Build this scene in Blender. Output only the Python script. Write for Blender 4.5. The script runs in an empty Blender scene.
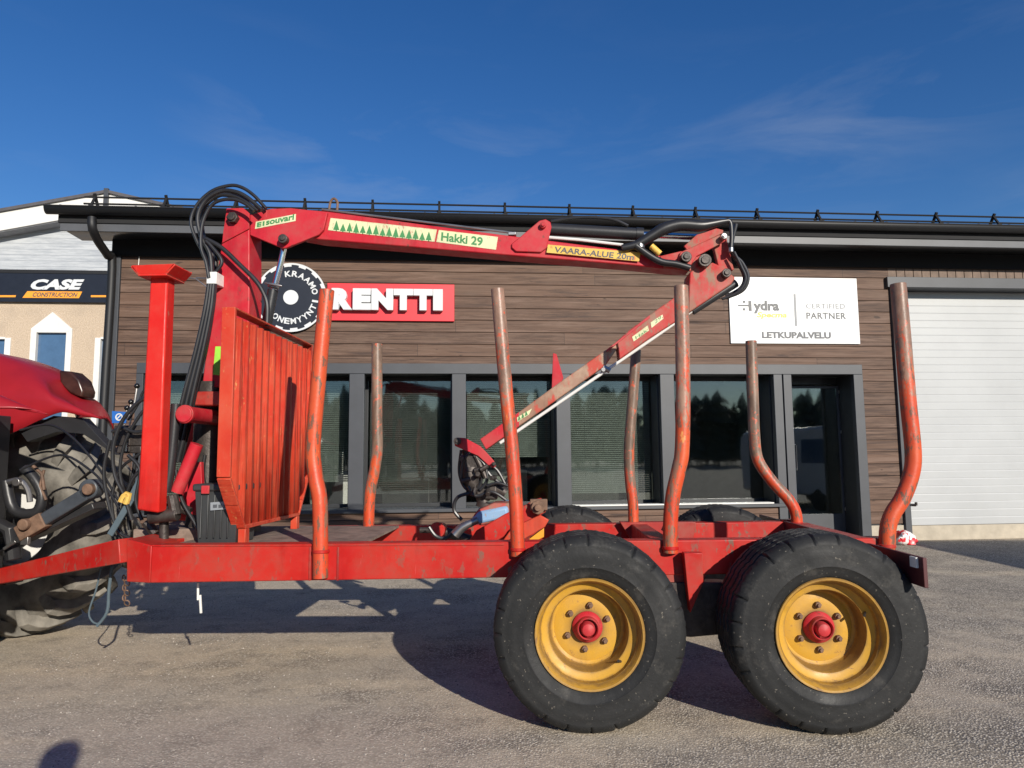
import bpy, math, random
from mathutils import Vector, Matrix, Euler
random.seed(7)
R = math.radians
sc = bpy.context.scene
COL = sc.collection

# ---------------------------------------------------------------- camera
FPX = 710.0; CW, CH = 1024, 768
PITCH, ROLL, CAMH = 5.85, -0.5, 1.375
cam_d = bpy.data.cameras.new('camera'); cam = bpy.data.objects.new('camera', cam_d); COL.objects.link(cam)
cam.location = (0, 0, CAMH)
cam_rot = Euler((R(90 + PITCH), 0, 0)).to_matrix() @ Matrix.Rotation(R(ROLL), 3, 'Z')
cam.rotation_euler = cam_rot.to_euler()
cam_d.sensor_width = 36; cam_d.lens = 36 * FPX / CW
cam_d.clip_start = 0.05; cam_d.clip_end = 2000
sc.camera = cam

# ---------------------------------------------------------------- light
SUN_TO = Vector((1.18, -2.38, 1.0)).normalized()
SUN_EL = math.asin(SUN_TO.z); SUN_AZ = math.atan2(SUN_TO.x, SUN_TO.y)
w = bpy.data.worlds.new('World'); sc.world = w; w.use_nodes = True
nt = w.node_tree; nt.nodes.clear()
def N(nt, t, **k):
    n = nt.nodes.new(t)
    for a, b in k.items(): setattr(n, a, b)
    return n
sky = N(nt, 'ShaderNodeTexSky', sky_type='NISHITA', sun_disc=False)
sky.sun_elevation = SUN_EL; sky.sun_rotation = SUN_AZ
sky.altitude = 100; sky.air_density = 1.1; sky.dust_density = 0.1; sky.ozone_density = 4.0
bg = N(nt, 'ShaderNodeBackground'); bg.inputs[1].default_value = 0.054
wo = N(nt, 'ShaderNodeOutputWorld')
tc = N(nt, 'ShaderNodeTexCoord'); mp = N(nt, 'ShaderNodeMapping'); mp.inputs['Scale'].default_value = (1.0, 1.0, 4.2)
mp.inputs['Rotation'].default_value = (0, R(14), 0); mp.inputs['Location'].default_value = (3.1, 1.7, .4)
n1 = N(nt, 'ShaderNodeTexNoise'); n1.inputs['Scale'].default_value = 3.2; n1.inputs['Detail'].default_value = 9; n1.inputs['Roughness'].default_value = .6; n1.inputs['Distortion'].default_value = .5
rp = N(nt, 'ShaderNodeValToRGB'); rp.color_ramp.elements[0].position = .50; rp.color_ramp.elements[1].position = .90
rp.color_ramp.elements[1].color = (.30, .30, .30, 1)
n2 = N(nt, 'ShaderNodeTexNoise'); n2.inputs['Scale'].default_value = 1.9; n2.inputs['Detail'].default_value = 2
rp2 = N(nt, 'ShaderNodeValToRGB'); rp2.color_ramp.elements[0].position = .50; rp2.color_ramp.elements[1].position = .66
mul = N(nt, 'ShaderNodeMath', operation='MULTIPLY')
mixc = N(nt, 'ShaderNodeMixRGB'); mixc.inputs[2].default_value = (8.5, 9, 9.8, 1)
L = nt.links.new
L(tc.outputs['Generated'], mp.inputs[0]); L(mp.outputs[0], n1.inputs['Vector']); L(n1.outputs[0], rp.inputs[0])
L(tc.outputs['Generated'], n2.inputs['Vector']); L(n2.outputs[0], rp2.inputs[0])
sxy = N(nt, 'ShaderNodeSeparateXYZ'); L(tc.outputs['Generated'], sxy.inputs[0])
lowm = N(nt, 'ShaderNodeMapRange'); lowm.inputs[1].default_value = .40; lowm.inputs[2].default_value = .50; lowm.inputs[3].default_value = 1; lowm.inputs[4].default_value = .12; L(sxy.outputs[2], lowm.inputs[0])
m2 = N(nt, 'ShaderNodeMath', operation='MULTIPLY'); L(rp2.outputs[0], m2.inputs[0]); L(lowm.outputs[0], m2.inputs[1])
L(rp.outputs[0], mul.inputs[0]); L(m2.outputs[0], mul.inputs[1])
hsv = N(nt, 'ShaderNodeHueSaturation'); hsv.inputs['Hue'].default_value = .512; hsv.inputs['Saturation'].default_value = 1.25; hsv.inputs['Value'].default_value = 1.70
L(sky.outputs[0], hsv.inputs['Color'])
L(mul.outputs[0], mixc.inputs[0]); L(hsv.outputs[0], mixc.inputs[1]); L(mixc.outputs[0], bg.inputs[0]); L(bg.outputs[0], wo.inputs[0])
sd = bpy.data.lights.new('sun', 'SUN'); so = bpy.data.objects.new('sun', sd); COL.objects.link(so)
sd.energy = 5.0; sd.angle = R(0.53); sd.color = (1, .93, .82)
so.rotation_euler = SUN_TO.to_track_quat('Z', 'Y').to_euler(); so.location = SUN_TO * 50
sc.view_settings.view_transform = 'Standard'; sc.view_settings.look = 'None'
sc.view_settings.exposure = 0.2; sc.view_settings.gamma = 1
sc.cycles.max_bounces = 7; sc.cycles.transparent_max_bounces = 12

# ---------------------------------------------------------------- frames
def ray(px, py):
    return cam_rot @ Vector(((px - CW / 2) / FPX, -(py - CH / 2) / FPX, -1))
class Frame:
    def __init__(s, deg):
        s.th = R(deg); s.e = Vector((math.cos(s.th), math.sin(s.th), 0)); s.n = Vector((-math.sin(s.th), math.cos(s.th), 0))
    def px(s, x, y, p):
        d = ray(x, y); t = p / d.dot(s.n); q = d * t
        return Vector((q.dot(s.e), p, q.z + CAMH))
    def atz(s, x, y, z):
        d = ray(x, y); t = (z - CAMH) / d.z; q = d * t
        return Vector((q.dot(s.e), q.dot(s.n), z))
    def ata(s, x, y, a):
        d = ray(x, y); t = a / d.dot(s.e); q = d * t
        return Vector((a, q.dot(s.n), q.z + CAMH))
    def world(s, v): return s.e * v[0] + s.n * v[1] + Vector((0, 0, v[2]))
T = Frame(-2.3); B = Frame(5.0); W0 = Frame(0)
ORG = {}
def root(name, label, cat, frame, org, group=None):
    o = bpy.data.objects.new(name, None); COL.objects.link(o); o.empty_display_size = .2
    o.location = frame.world(org); o.rotation_euler = (0, 0, frame.th)
    o['label'] = label; o['category'] = cat
    if group: o['group'] = group
    ORG[o.name] = Vector(org); return o

# ---------------------------------------------------------------- mesh builder
def basis(d):
    d = Vector(d).normalized(); up = Vector((0, 0, 1)) if abs(d.z) < .9 else Vector((1, 0, 0))
    x = d.cross(up).normalized(); return x, x.cross(d).normalized(), d
class MB:
    def __init__(s): s.v = []; s.f = []
    def add(s, vs, fs):
        k = len(s.v); s.v += [Vector(q) for q in vs]; s.f += [tuple(i + k for i in f) for f in fs]; return s
    def box(s, a, b):
        x0, y0, z0 = (min(a[i], b[i]) for i in range(3)); x1, y1, z1 = (max(a[i], b[i]) for i in range(3))
        return s.add([(x0,y0,z0),(x1,y0,z0),(x1,y1,z0),(x0,y1,z0),(x0,y0,z1),(x1,y0,z1),(x1,y1,z1),(x0,y1,z1)],
              [(0,3,2,1),(4,5,6,7),(0,1,5,4),(1,2,6,5),(2,3,7,6),(3,0,4,7)])
    def ext(s, pts, vec):       # polygon of 3d points extruded along vec
        n = len(pts); vec = Vector(vec); a = [Vector(p) for p in pts]; b = [p + vec for p in a]
        nrm = Vector((0, 0, 0))
        for i in range(n): nrm += a[i].cross(a[(i + 1) % n])
        if nrm.dot(vec) > 0: a.reverse(); b.reverse()
        return s.add(a + b, [tuple(range(n)), tuple(range(2*n-1, n-1, -1))] + [(i, i + n, (i+1) % n + n, (i+1) % n) for i in range(n)])
    def bar(s, p, q, wd, ht, up=(0, 0, 1), w2=None, h2=None):   # rectangular bar between two points
        p = Vector(p); q = Vector(q); d = (q - p).normalized(); x = d.cross(Vector(up)).normalized(); y = x.cross(d)
        w2 = w2 or wd; h2 = h2 or ht
        vs = [p + x*i*wd/2 + y*j*ht/2 for i, j in ((-1,-1),(1,-1),(1,1),(-1,1))] + [q + x*i*w2/2 + y*j*h2/2 for i, j in ((-1,-1),(1,-1),(1,1),(-1,1))]
        return s.add(vs, [(3,2,1,0),(4,5,6,7),(0,1,5,4),(1,2,6,5),(2,3,7,6),(3,0,4,7)])
    def tube(s, pts, r, n=12, cap=True, smooth=0):
        pts = [Vector(p) for p in pts]
        if smooth: 
            rr = r if isinstance(r, (list, tuple)) else [r] * len(pts)
            o, ro = [], []
            m = len(pts)
            for i in range(m - 1):
                p0, p1, p2, p3 = pts[max(i-1, 0)], pts[i], pts[i+1], pts[min(i+2, m-1)]
                for j in range(smooth):
                    t = j / smooth
                    o.append(.5*((2*p1)+(p2-p0)*t+(2*p0-5*p1+4*p2-p3)*t*t+(3*p1-p0-3*p2+p3)*t**3)); ro.append(rr[i]*(1-t)+rr[i+1]*t)
            o.append(pts[-1]); ro.append(rr[-1]); pts, r = o, ro
        m = len(pts); rr = r if isinstance(r, (list, tuple)) else [r] * m
        x, y, d = basis(pts[1] - pts[0]); vs = []; fs = []
        for i in range(m):
            d = (pts[min(i+1, m-1)] - pts[max(i-1, 0)]).normalized()
            x = (x - d * x.dot(d)).normalized(); y = d.cross(x)
            vs += [pts[i] + (x*math.cos(2*math.pi*k/n) + y*math.sin(2*math.pi*k/n)) * rr[i] for k in range(n)]
        for i in range(m - 1):
            fs += [(i*n+k, i*n+(k+1) % n, (i+1)*n+(k+1) % n, (i+1)*n+k) for k in range(n)]
        if cap: fs += [tuple(range(n-1, -1, -1)), tuple(range((m-1)*n, m*n))]
        return s.add(vs, fs)
    def cyl(s, c, d, r, h, n=20): 
        d = Vector(d).normalized(); c = Vector(c); return s.tube([c - d*h/2, c + d*h/2], r, n)
    def lathe(s, prof, c, axis, n=48, closed=False, fn=None):
        x, y, d = basis(axis); c = Vector(c); vs = []; fs = []; m = len(prof)
        for k in range(n):
            a = 2*math.pi*k/n; u = x*math.cos(a) + y*math.sin(a)
            for i, (r, h) in enumerate(prof):
                if fn: r, h = fn(i, r, h, k, a)
                vs.append(c + u*r + d*h)
        for k in range(n):
            k2 = (k + 1) % n
            for i in range(m if closed else m - 1):
                j = (i + 1) % m; fs.append((k*m+i, k*m+j, k2*m+j, k2*m+i))
        return s.add(vs, fs)
    def grid(s, rows):
        m = len(rows[0]); vs = [p for r_ in rows for p in r_]
        return s.add(vs, [(i*m+j, i*m+j+1, (i+1)*m+j+1, (i+1)*m+j) for i in range(len(rows)-1) for j in range(m-1)])
    def build(s, name, mat, parent=None, bevel=0, ang=35, label=None, org=None, solid=0, frame=None, smooth=True):
        o0 = ORG[parent.name] if parent is not None else (Vector(org) if org is not None else Vector((0, 0, 0)))
        me = bpy.data.meshes.new(name); me.from_pydata([v - o0 for v in s.v], [], s.f); me.validate(); me.update()
        if smooth:
            me.polygons.foreach_set('use_smooth', [True] * len(me.polygons)); me.set_sharp_from_angle(angle=R(ang))
        o = bpy.data.objects.new(name, me); COL.objects.link(o)
        mats = mat if isinstance(mat, (list, tuple)) else [mat]
        for m_ in mats: me.materials.append(m_)
        if parent is not None: o.parent = parent
        elif frame is not None: o.location = frame.world(o0); o.rotation_euler = (0, 0, frame.th)
        ORG[o.name] = o0
        if label: o['label'] = label
        if solid:
            md = o.modifiers.new('solid', 'SOLIDIFY'); md.thickness = solid; md.offset = 0
        if bevel:
            md = o.modifiers.new('bevel', 'BEVEL'); md.width = bevel; md.segments = 2; md.limit_method = 'ANGLE'; md.angle_limit = R(40)
        return o
def tag(o, label, cat, group=None):
    o['label'] = label; o['category'] = cat
    if group: o['group'] = group
    return o
def stext(txt, bl, br, tl, mat, name, parent, lift, thick=.002, bold=0.0, shear=0.0, fitx=True, spacing=1.0):
    """flat or raised lettering that fills the parallelogram bl-br-tl"""
    cu = bpy.data.curves.new(name, 'FONT'); cu.body = txt; cu.offset = bold; cu.shear = shear; cu.space_character = spacing; cu.resolution_u = 3
    ob = bpy.data.objects.new(name, cu); COL.objects.link(ob)
    cu.extrude = .5
    bpy.context.view_layer.update()
    dg = bpy.context.evaluated_depsgraph_get(); me = bpy.data.meshes.new_from_object(ob.evaluated_get(dg))
    COL.objects.unlink(ob); bpy.data.objects.remove(ob); bpy.data.curves.remove(cu)
    bl, br, tl = Vector(bl), Vector(br), Vector(tl); ux, uy = br - bl, tl - bl; nz = ux.cross(uy).normalized()
    xs = [v.co.x for v in me.vertices]; ys = [v.co.y for v in me.vertices]; x0, x1, y0, y1 = min(xs), max(xs), min(ys), max(ys)
    kx = 1 / (x1 - x0); o0 = ORG[parent.name]
    for v in me.vertices:
        q = bl + ux * (v.co.x - x0) * kx + uy * (v.co.y - y0) / (y1 - y0) + nz * (lift + (thick if v.co.z > 0 else 0))
        v.co = q - o0
    me.materials.clear(); me.materials.append(mat); me.name = name
    o = bpy.data.objects.new(name, me); COL.objects.link(o); o.parent = parent; ORG[o.name] = o0
    return o

# ---------------------------------------------------------------- materials
def newmat(name):
    m = bpy.data.materials.new(name); m.use_nodes = True; n = m.node_tree; n.nodes.clear()
    out = N(n, 'ShaderNodeOutputMaterial'); b = N(n, 'ShaderNodeBsdfPrincipled'); n.links.new(b.outputs[0], out.inputs[0])
    return m, n, b, out
def noise(n, scale, detail=4, rough=.55, vec=None, dist=0):
    t = N(n, 'ShaderNodeTexNoise'); t.inputs['Scale'].default_value = scale; t.inputs['Detail'].default_value = detail
    t.inputs['Roughness'].default_value = rough; t.inputs['Distortion'].default_value = dist
    if vec is not None: n.links.new(vec, t.inputs['Vector'])
    return t.outputs[0]
def ramp(n, src, p0, p1, c0=(0, 0, 0, 1), c1=(1, 1, 1, 1)):
    r = N(n, 'ShaderNodeValToRGB'); r.color_ramp.elements[0].position = p0; r.color_ramp.elements[1].position = p1
    r.color_ramp.elements[0].color = c0; r.color_ramp.elements[1].color = c1; n.links.new(src, r.inputs[0]); return r.outputs[0]
def mix(n, f, a, b):
    m = N(n, 'ShaderNodeMixRGB')
    for i, s_ in enumerate((f, a, b)):
        if isinstance(s_, (int, float)): m.inputs[i].default_value = s_
        elif isinstance(s_, tuple): m.inputs[i].default_value = s_ if len(s_) == 4 else s_ + (1,)
        else: n.links.new(s_, m.inputs[i])
    return m.outputs[0]
def objc(n, scale=(1, 1, 1), rot=(0, 0, 0)):
    t = N(n, 'ShaderNodeTexCoord'); m = N(n, 'ShaderNodeMapping'); m.inputs['Scale'].default_value = scale; m.inputs['Rotation'].default_value = rot
    n.links.new(t.outputs['Object'], m.inputs[0]); return m.outputs[0]
def bump(n, b, h, st, dist=.01):
    u = N(n, 'ShaderNodeBump'); u.inputs['Strength'].default_value = st; u.inputs['Distance'].default_value = dist
    n.links.new(h, u.inputs['Height']); n.links.new(u.outputs[0], b.inputs['Normal'])
def paint(name, c, c2, chip=(.09, .05, .035), lo=.62, hi=.66, rough=.42, cs=22, dirt=.25, dirtc=(.20, .15, .11), fine=0):
    m, n, b, o = newmat(name); v = objc(n)
    base = mix(n, ramp(n, noise(n, 2.5, 5, .6, v), .35, .65), c, c2)
    base = mix(n, ramp(n, noise(n, 6, 6, .65, objc(n, (1, 1, .18))), .55, .8), base, tuple(x * .62 for x in c))
    d = N(n, 'ShaderNodeMath', operation='MULTIPLY'); n.links.new(ramp(n, noise(n, 5, 8, .7, v), .45, .75), d.inputs[0]); d.inputs[1].default_value = dirt
    base = mix(n, d.outputs[0], base, dirtc)
    cm = ramp(n, noise(n, cs, 7, .68, objc(n, (1, 1, .45))), lo, hi)
    big = ramp(n, noise(n, 1.7, 3, .6, v), .35, .6)
    mm = N(n, 'ShaderNodeMath', operation='MULTIPLY'); n.links.new(cm, mm.inputs[0]); n.links.new(big, mm.inputs[1])
    base = mix(n, mm.outputs[0], base, chip)
    if fine:
        base = mix(n, ramp(n, noise(n, 2.0, 4, .7, objc(n, (1, 55, .7))), .56, .64), base, tuple(x*.42 for x in c)); base = mix(n, ramp(n, noise(n, 2.0, 4, .7, objc(n, (3, 75, .9))), .59, .64), base, (.62, .15, .07))
    sr = ramp(n, noise(n, 3.2, 5, .75, objc(n, (26, 26, 1.4), (0, R(24), 0))), .665, .69); base = mix(n, mix(n, .55, (0, 0, 0), sr), base, tuple(min(1, x*1.25 + .10) for x in c))
    bv = N(n, 'ShaderNodeBevel'); bv.samples = 4; bv.inputs['Radius'].default_value = .012
    ge = N(n, 'ShaderNodeNewGeometry'); dt = N(n, 'ShaderNodeVectorMath', operation='DOT_PRODUCT'); n.links.new(bv.outputs[0], dt.inputs[0]); n.links.new(ge.outputs['Normal'], dt.inputs[1])
    em = ramp(n, dt.outputs['Value'], .80, .97, (1, 1, 1, 1), (0, 0, 0, 1)); en = ramp(n, noise(n, 16, 6, .75, v), .46, .60)
    base = mix(n, mix(n, em, (0, 0, 0), en), base, tuple(.5*x + .5*y for x, y in zip(chip, (.16, .10, .07))))
    n.links.new(base, b.inputs['Base Color'])
    n.links.new(ramp(n, noise(n, 9, 5, .6, v), .3, .7, (rough-.1,)*3+(1,), (rough+.2,)*3+(1,)), b.inputs['Roughness'])
    b.inputs['Specular IOR Level'].default_value = .32
    bump(n, b, noise(n, 40, 6, .6, v), .12, .004); return m
def plain(name, c, rough=.5, metal=0, var=.15, sc_=8, bmp=.0, bs=60):
    m, n, b, o = newmat(name); v = objc(n)
    n.links.new(mix(n, ramp(n, noise(n, sc_, 6, .6, v), .3, .7), tuple(x*(1-var) for x in c), tuple(min(1, x*(1+var)) for x in c)), b.inputs['Base Color'])
    b.inputs['Roughness'].default_value = rough; b.inputs['Metallic'].default_value = metal
    if bmp: bump(n, b, noise(n, bs, 5, .6, v), bmp, .005)
    return m
M = {}
M['crane'] = paint('crane_red', (.44, .012, .024), (.50, .022, .034), lo=.63, hi=.67, dirt=.34)
M['craneworn'] = paint('crane_red_worn', (.46, .03, .03), (.42, .06, .05), chip=(.24, .16, .11), lo=.49, hi=.57, cs=12, dirt=.75, dirtc=(.27, .18, .13), rough=.6)
M['frame'] = paint('frame_red', (.40, .009, .007), (.47, .024, .014), chip=(.17, .09, .065), lo=.575, hi=.62, dirt=.55, dirtc=(.20, .07, .05))
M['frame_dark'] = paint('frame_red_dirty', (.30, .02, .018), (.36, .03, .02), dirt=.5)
M['stake'] = paint('stake_orange', (.50, .04, .018), (.56, .075, .03), chip=(.16, .09, .06), lo=.60, hi=.66, cs=16, dirt=.2)
M['head'] = paint('headboard_orange', (.46, .030, .014), (.56, .062, .026), fine=1, chip=(.55, .22, .08), lo=.63, hi=.67, cs=18, dirt=.2)
M['outrigger'] = paint('outrigger_red', (.54, .014, .010), (.60, .024, .015), chip=(.45, .16, .1), lo=.66, hi=.7, dirt=.12)
def stake_mat(name, zc, soft, up):   # orange paint worn to rusty steel above height zc
    m, n, b, o = newmat(name); v = objc(n)
    sp = N(n, 'ShaderNodeSeparateXYZ'); n.links.new(v, sp.inputs[0])
    ad = N(n, 'ShaderNodeMath', operation='MULTIPLY_ADD'); n.links.new(noise(n, 11, 8, .78, objc(n, (1, 1, .35))), ad.inputs[0]); ad.inputs[1].default_value = 3.2; n.links.new(sp.outputs[2], ad.inputs[2])
    rmp = ramp(n, ad.outputs[0], 0, 1)
    mr = N(n, 'ShaderNodeMapRange'); n.links.new(ad.outputs[0], mr.inputs[0]); mr.inputs[1].default_value = zc + 1.6 - soft*.35; mr.inputs[2].default_value = zc + 1.6 + soft*.35
    paintc = mix(n, ramp(n, noise(n, 3, 5, .6, v), .35, .65), (.50, .045, .016), (.56, .090, .026))
    paintc = mix(n, ramp(n, noise(n, 30, 6, .7, objc(n, (1, 1, .3))), .56, .58), paintc, (.17, .08, .05))
    paintc = mix(n, ramp(n, noise(n, 10, 7, .75, objc(n, (1, 1, .22))), .575, .60), paintc, (.24, .12, .075))
    paintc = mix(n, ramp(n, noise(n, 11, 6, .7, objc(n, (1, 1, .4))), .64, .68), paintc, (.60, .24, .07))
    rust = mix(n, ramp(n, noise(n, 14, 6, .7, objc(n, (1, 1, .3))), .4, .6), up, tuple(x*1.9 for x in up))
    rust = mix(n, ramp(n, noise(n, 26, 5, .7, v), .58, .62), rust, (.50, .10, .05))
    n.links.new(mix(n, mr.outputs[0], paintc, rust), b.inputs['Base Color']); b.inputs['Roughness'].default_value = .40
    bump(n, b, noise(n, 50, 6, .6, v), .25, .004); return m
M['stake_a'] = stake_mat('stake_paint_worn_top', 1.80, .30, (.17, .10, .07))
M['stake_b'] = stake_mat('stake_paint_rusty', 1.25, .35, (.13, .085, .06))
M['yellow'] = paint('rim_yellow', (.62, .33, .035), (.68, .38, .05), chip=(.22, .11, .05), lo=.62, hi=.66, dirt=.55, dirtc=(.34, .20, .09), rough=.38)
def rim_mat():
    m = M['yellow']; n = m.node_tree; b = [q for q in n.nodes if q.type == 'BSDF_PRINCIPLED'][0]; lk = b.inputs['Base Color'].links[0]; src = lk.from_socket
    sp = N(n, 'ShaderNodeSeparateXYZ'); n.links.new(objc(n), sp.inputs[0]); cb = N(n, 'ShaderNodeCombineXYZ'); n.links.new(sp.outputs[0], cb.inputs[0]); n.links.new(sp.outputs[2], cb.inputs[1])
    ln = N(n, 'ShaderNodeVectorMath', operation='LENGTH'); n.links.new(cb.outputs[0], ln.inputs[0])
    wob = N(n, 'ShaderNodeMath', operation='MULTIPLY_ADD'); n.links.new(noise(n, 14, 5, .7, objc(n)), wob.inputs[0]); wob.inputs[1].default_value = .03; n.links.new(ln.outputs['Value'], wob.inputs[2])
    rm = N(n, 'ShaderNodeValToRGB'); cr = rm.color_ramp; cr.elements[0].position = 0; cr.elements[0].color = (0,0,0,1); cr.elements[1].position = 1; cr.elements[1].color = (.7,.7,.7,1)
    for p_, v_ in ((.085, 0), (.094, .85), (.112, .35), (.145, .0), (.195, .0), (.212, .85), (.228, .1), (.252, .0), (.262, .8), (.275, .15), (.288, .55)):
        e = cr.elements.new(p_); e.color = (v_, v_, v_, 1)
    n.links.new(wob.outputs[0], rm.inputs[0])
    n.links.new(mix(n, rm.outputs[0], src, (.13, .075, .035)), b.inputs['Base Color'])
M['yellow'] = paint('rim_yellow', (.50, .27, .028), (.56, .31, .04), chip=(.20, .10, .05), lo=.61, hi=.65, dirt=.55, dirtc=(.30, .18, .08), rough=.45); rim_mat()
M['hubred'] = paint('hub_red', (.46, .02, .03), (.5, .03, .04))
M['black'] = plain('black_rubber_hose', (.018, .018, .02), .38, var=.3)
M['blackpaint'] = plain('black_paint', (.022, .022, .024), .4, bmp=.1)
M['darksteel'] = plain('oily_dark_steel', (.06, .05, .045), .5, .5, .5, 14, .4)
M['rust'] = plain('rusty_steel', (.17, .10, .065), .75, .1, .4, 16, .5)
M['steel'] = plain('grey_steel', (.35, .34, .33), .38, .9, .25)
M['chrome'] = plain('chrome_rod', (.75, .75, .76), .14, 1, .05)
M['cream'] = paint('sticker_cream', (.62, .64, .36), (.66, .66, .42), chip=(.42, .10, .08), lo=.60, hi=.63, cs=40, dirt=.25)
M['stickery'] = paint('sticker_yellow', (.70, .42, .06), (.72, .48, .1), chip=(.45, .10, .06), lo=.58, hi=.61, cs=45, dirt=.3)
M['green'] = plain('sticker_green', (.05, .22, .07), .5)
M['lime'] = plain('sticker_lime', (.30, .62, .06), .5)
M['dkgrey'] = plain('ink_grey', (.07, .075, .085), .5)
M['white'] = plain('white_panel', (.60, .615, .62), .35, var=.02)
M['offwhite'] = plain('offwhite_paint', (.66, .65, .62), .5, var=.05)
M['plastic'] = plain('dark_plastic', (.035, .037, .038), .45, bmp=.1)
M['blue'] = paint('faded_blue', (.14, .28, .48), (.25, .40, .58), chip=(.3, .2, .16), lo=.58, hi=.63, dirt=.3)
M['signblue'] = plain('sign_blue', (.02, .12, .42), .4)
M['signred'] = plain('sign_red', (.66, .025, .035), .42, var=.04)
M['orange'] = plain('sign_orange', (.80, .32, .03), .45, var=.05)
M['navy'] = plain('sign_black', (.012, .014, .022), .35)
M['greytrim'] = plain('dark_grey_trim', (.046, .050, .058), .5, var=.12, sc_=3)
M['fascia'] = plain('grey_fascia', (.075, .078, .085), .5, var=.12, sc_=3)
M['roofblack'] = plain('black_roof_metal', (.008, .008, .009), .55)
M['dkframe'] = plain('window_frame_dark', (.022, .024, .027), .4)
M['concrete'] = plain('beige_concrete', (.42, .37, .29), .9, var=.15, sc_=6, bmp=.3)
M['blind'] = plain('grey_blind', (.33, .35, .335), .6)
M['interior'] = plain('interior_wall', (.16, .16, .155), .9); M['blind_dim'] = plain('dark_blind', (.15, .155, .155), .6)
M['tractred'] = plain('tractor_red', (.29, .010, .016), .42, var=.12, sc_=3)
M['tractred'].node_tree.nodes['Principled BSDF'].inputs['Coat Weight'].default_value = .1
M['lens'] = plain('tail_light_lens', (.035, .014, .010), .3, var=.6)
M['dusttyre'] = plain('dusty_tractor_rubber', (.15, .138, .118), .88, var=.7, sc_=5, bmp=.5, bs=25)
M['strap'] = plain('blue_grey_strap', (.07, .10, .12), .8)
M['lever'] = plain('ball_knob', (.01, .01, .01), .2)
M['plasticw'] = plain('white_plastic', (.68, .68, .64), .45)

def tyre_mat():
    m, n, b, o = newmat('tyre_rubber'); v = objc(n)
    base = mix(n, ramp(n, noise(n, 4, 6, .6, v), .3, .7), (.011, .0115, .012), (.024, .024, .024))
    base = mix(n, ramp(n, noise(n, 7, 8, .75, v), .54, .80), base, (.075, .070, .062))
    base = mix(n, ramp(n, noise(n, 60, 3, .6, v), .66, .72), base, (.15, .135, .11))
    n.links.new(base, b.inputs['Base Color']); n.links.new(ramp(n, noise(n, 6, 6, .6, v), .3, .7, (.50,)*3+(1,), (.78,)*3+(1,)), b.inputs['Roughness'])
    b.inputs['Specular IOR Level'].default_value = .28
    bump(n, b, noise(n, 35, 7, .65, v), .35, .006); return m
M['tyre'] = tyre_mat()
PH = B.px(595, 309.2, 10.6).z % .185
def siding_mat():
    m, n, b, o = newmat('brown_siding'); v = objc(n)
    sp = N(n, 'ShaderNodeSeparateXYZ'); n.links.new(v, sp.inputs[0])
    sh = N(n, 'ShaderNodeMath', operation='SUBTRACT'); n.links.new(sp.outputs[2], sh.inputs[0]); sh.inputs[1].default_value = PH
    fl = N(n, 'ShaderNodeMath', operation='DIVIDE'); n.links.new(sh.outputs[0], fl.inputs[0]); fl.inputs[1].default_value = .185
    f2 = N(n, 'ShaderNodeMath', operation='FLOOR'); n.links.new(fl.outputs[0], f2.inputs[0])
    # board butt joints every few metres, offset per board
    wn = N(n, 'ShaderNodeTexWhiteNoise', noise_dimensions='1D'); n.links.new(f2.outputs[0], wn.inputs['W'])
    ax = N(n, 'ShaderNodeMath', operation='MULTIPLY_ADD'); n.links.new(wn.outputs[0], ax.inputs[0]); ax.inputs[1].default_value = 4.2; n.links.new(sp.outputs[0], ax.inputs[2])
    dv = N(n, 'ShaderNodeMath', operation='DIVIDE'); n.links.new(ax.outputs[0], dv.inputs[0]); dv.inputs[1].default_value = 4.2
    fx = N(n, 'ShaderNodeMath', operation='FLOOR'); n.links.new(dv.outputs[0], fx.inputs[0])
    fr = N(n, 'ShaderNodeMath', operation='FRACT'); n.links.new(dv.outputs[0], fr.inputs[0])
    cb = N(n, 'ShaderNodeCombineXYZ'); n.links.new(fx.outputs[0], cb.inputs[0]); n.links.new(f2.outputs[0], cb.inputs[1])
    w2 = N(n, 'ShaderNodeTexWhiteNoise', noise_dimensions='2D'); n.links.new(cb.outputs[0], w2.inputs['Vector'])
    c = mix(n, w2.outputs[0], (.046, .023, .014), (.102, .054, .033))
    gv = N(n, 'ShaderNodeVectorMath', operation='ADD'); n.links.new(objc(n, (.9, 1, 26)), gv.inputs[0])
    cb2 = N(n, 'ShaderNodeCombineXYZ'); 
    ms = N(n, 'ShaderNodeMath', operation='MULTIPLY'); n.links.new(w2.outputs[0], ms.inputs[0]); ms.inputs[1].default_value = 30
    n.links.new(ms.outputs[0], cb2.inputs[0]); n.links.new(cb2.outputs[0], gv.inputs[1])
    g = noise(n, 2.2, 8, .7, gv.outputs[0], .6)
    c = mix(n, ramp(n, g, .42, .72), c, (.150, .088, .058)); c = mix(n, ramp(n, g, .25, .42, (1,1,1,1), (0,0,0,1)), c, (.042, .023, .015))
    c = mix(n, ramp(n, noise(n, 1.6, 5, .6, objc(n, (1, 1, 3))), .52, .75), c, (.118, .073, .050))
    g2 = noise(n, 1.3, 7, .7, objc(n, (.55, 1, 11)), .8)
    c = mix(n, ramp(n, g2, .50, .66), c, (.160, .100, .072)); c = mix(n, ramp(n, g2, .34, .46, (1,1,1,1), (0,0,0,1)), c, (.045, .025, .018))
    kn = ramp(n, noise(n, 3.2, 2, .4, objc(n, (1.2, 1, 3.5))), .70, .74)
    c = mix(n, kn, c, (.05, .028, .018))
    jt = N(n, 'ShaderNodeMath', operation='LESS_THAN'); n.links.new(fr.outputs[0], jt.inputs[0]); jt.inputs[1].default_value = .0012
    c = mix(n, jt.outputs[0], c, (.02, .013, .01))
    n.links.new(c, b.inputs['Base Color']); b.inputs['Roughness'].default_value = .72; bump(n, b, g, .35, .004); return m
M['siding'] = siding_mat()
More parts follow.
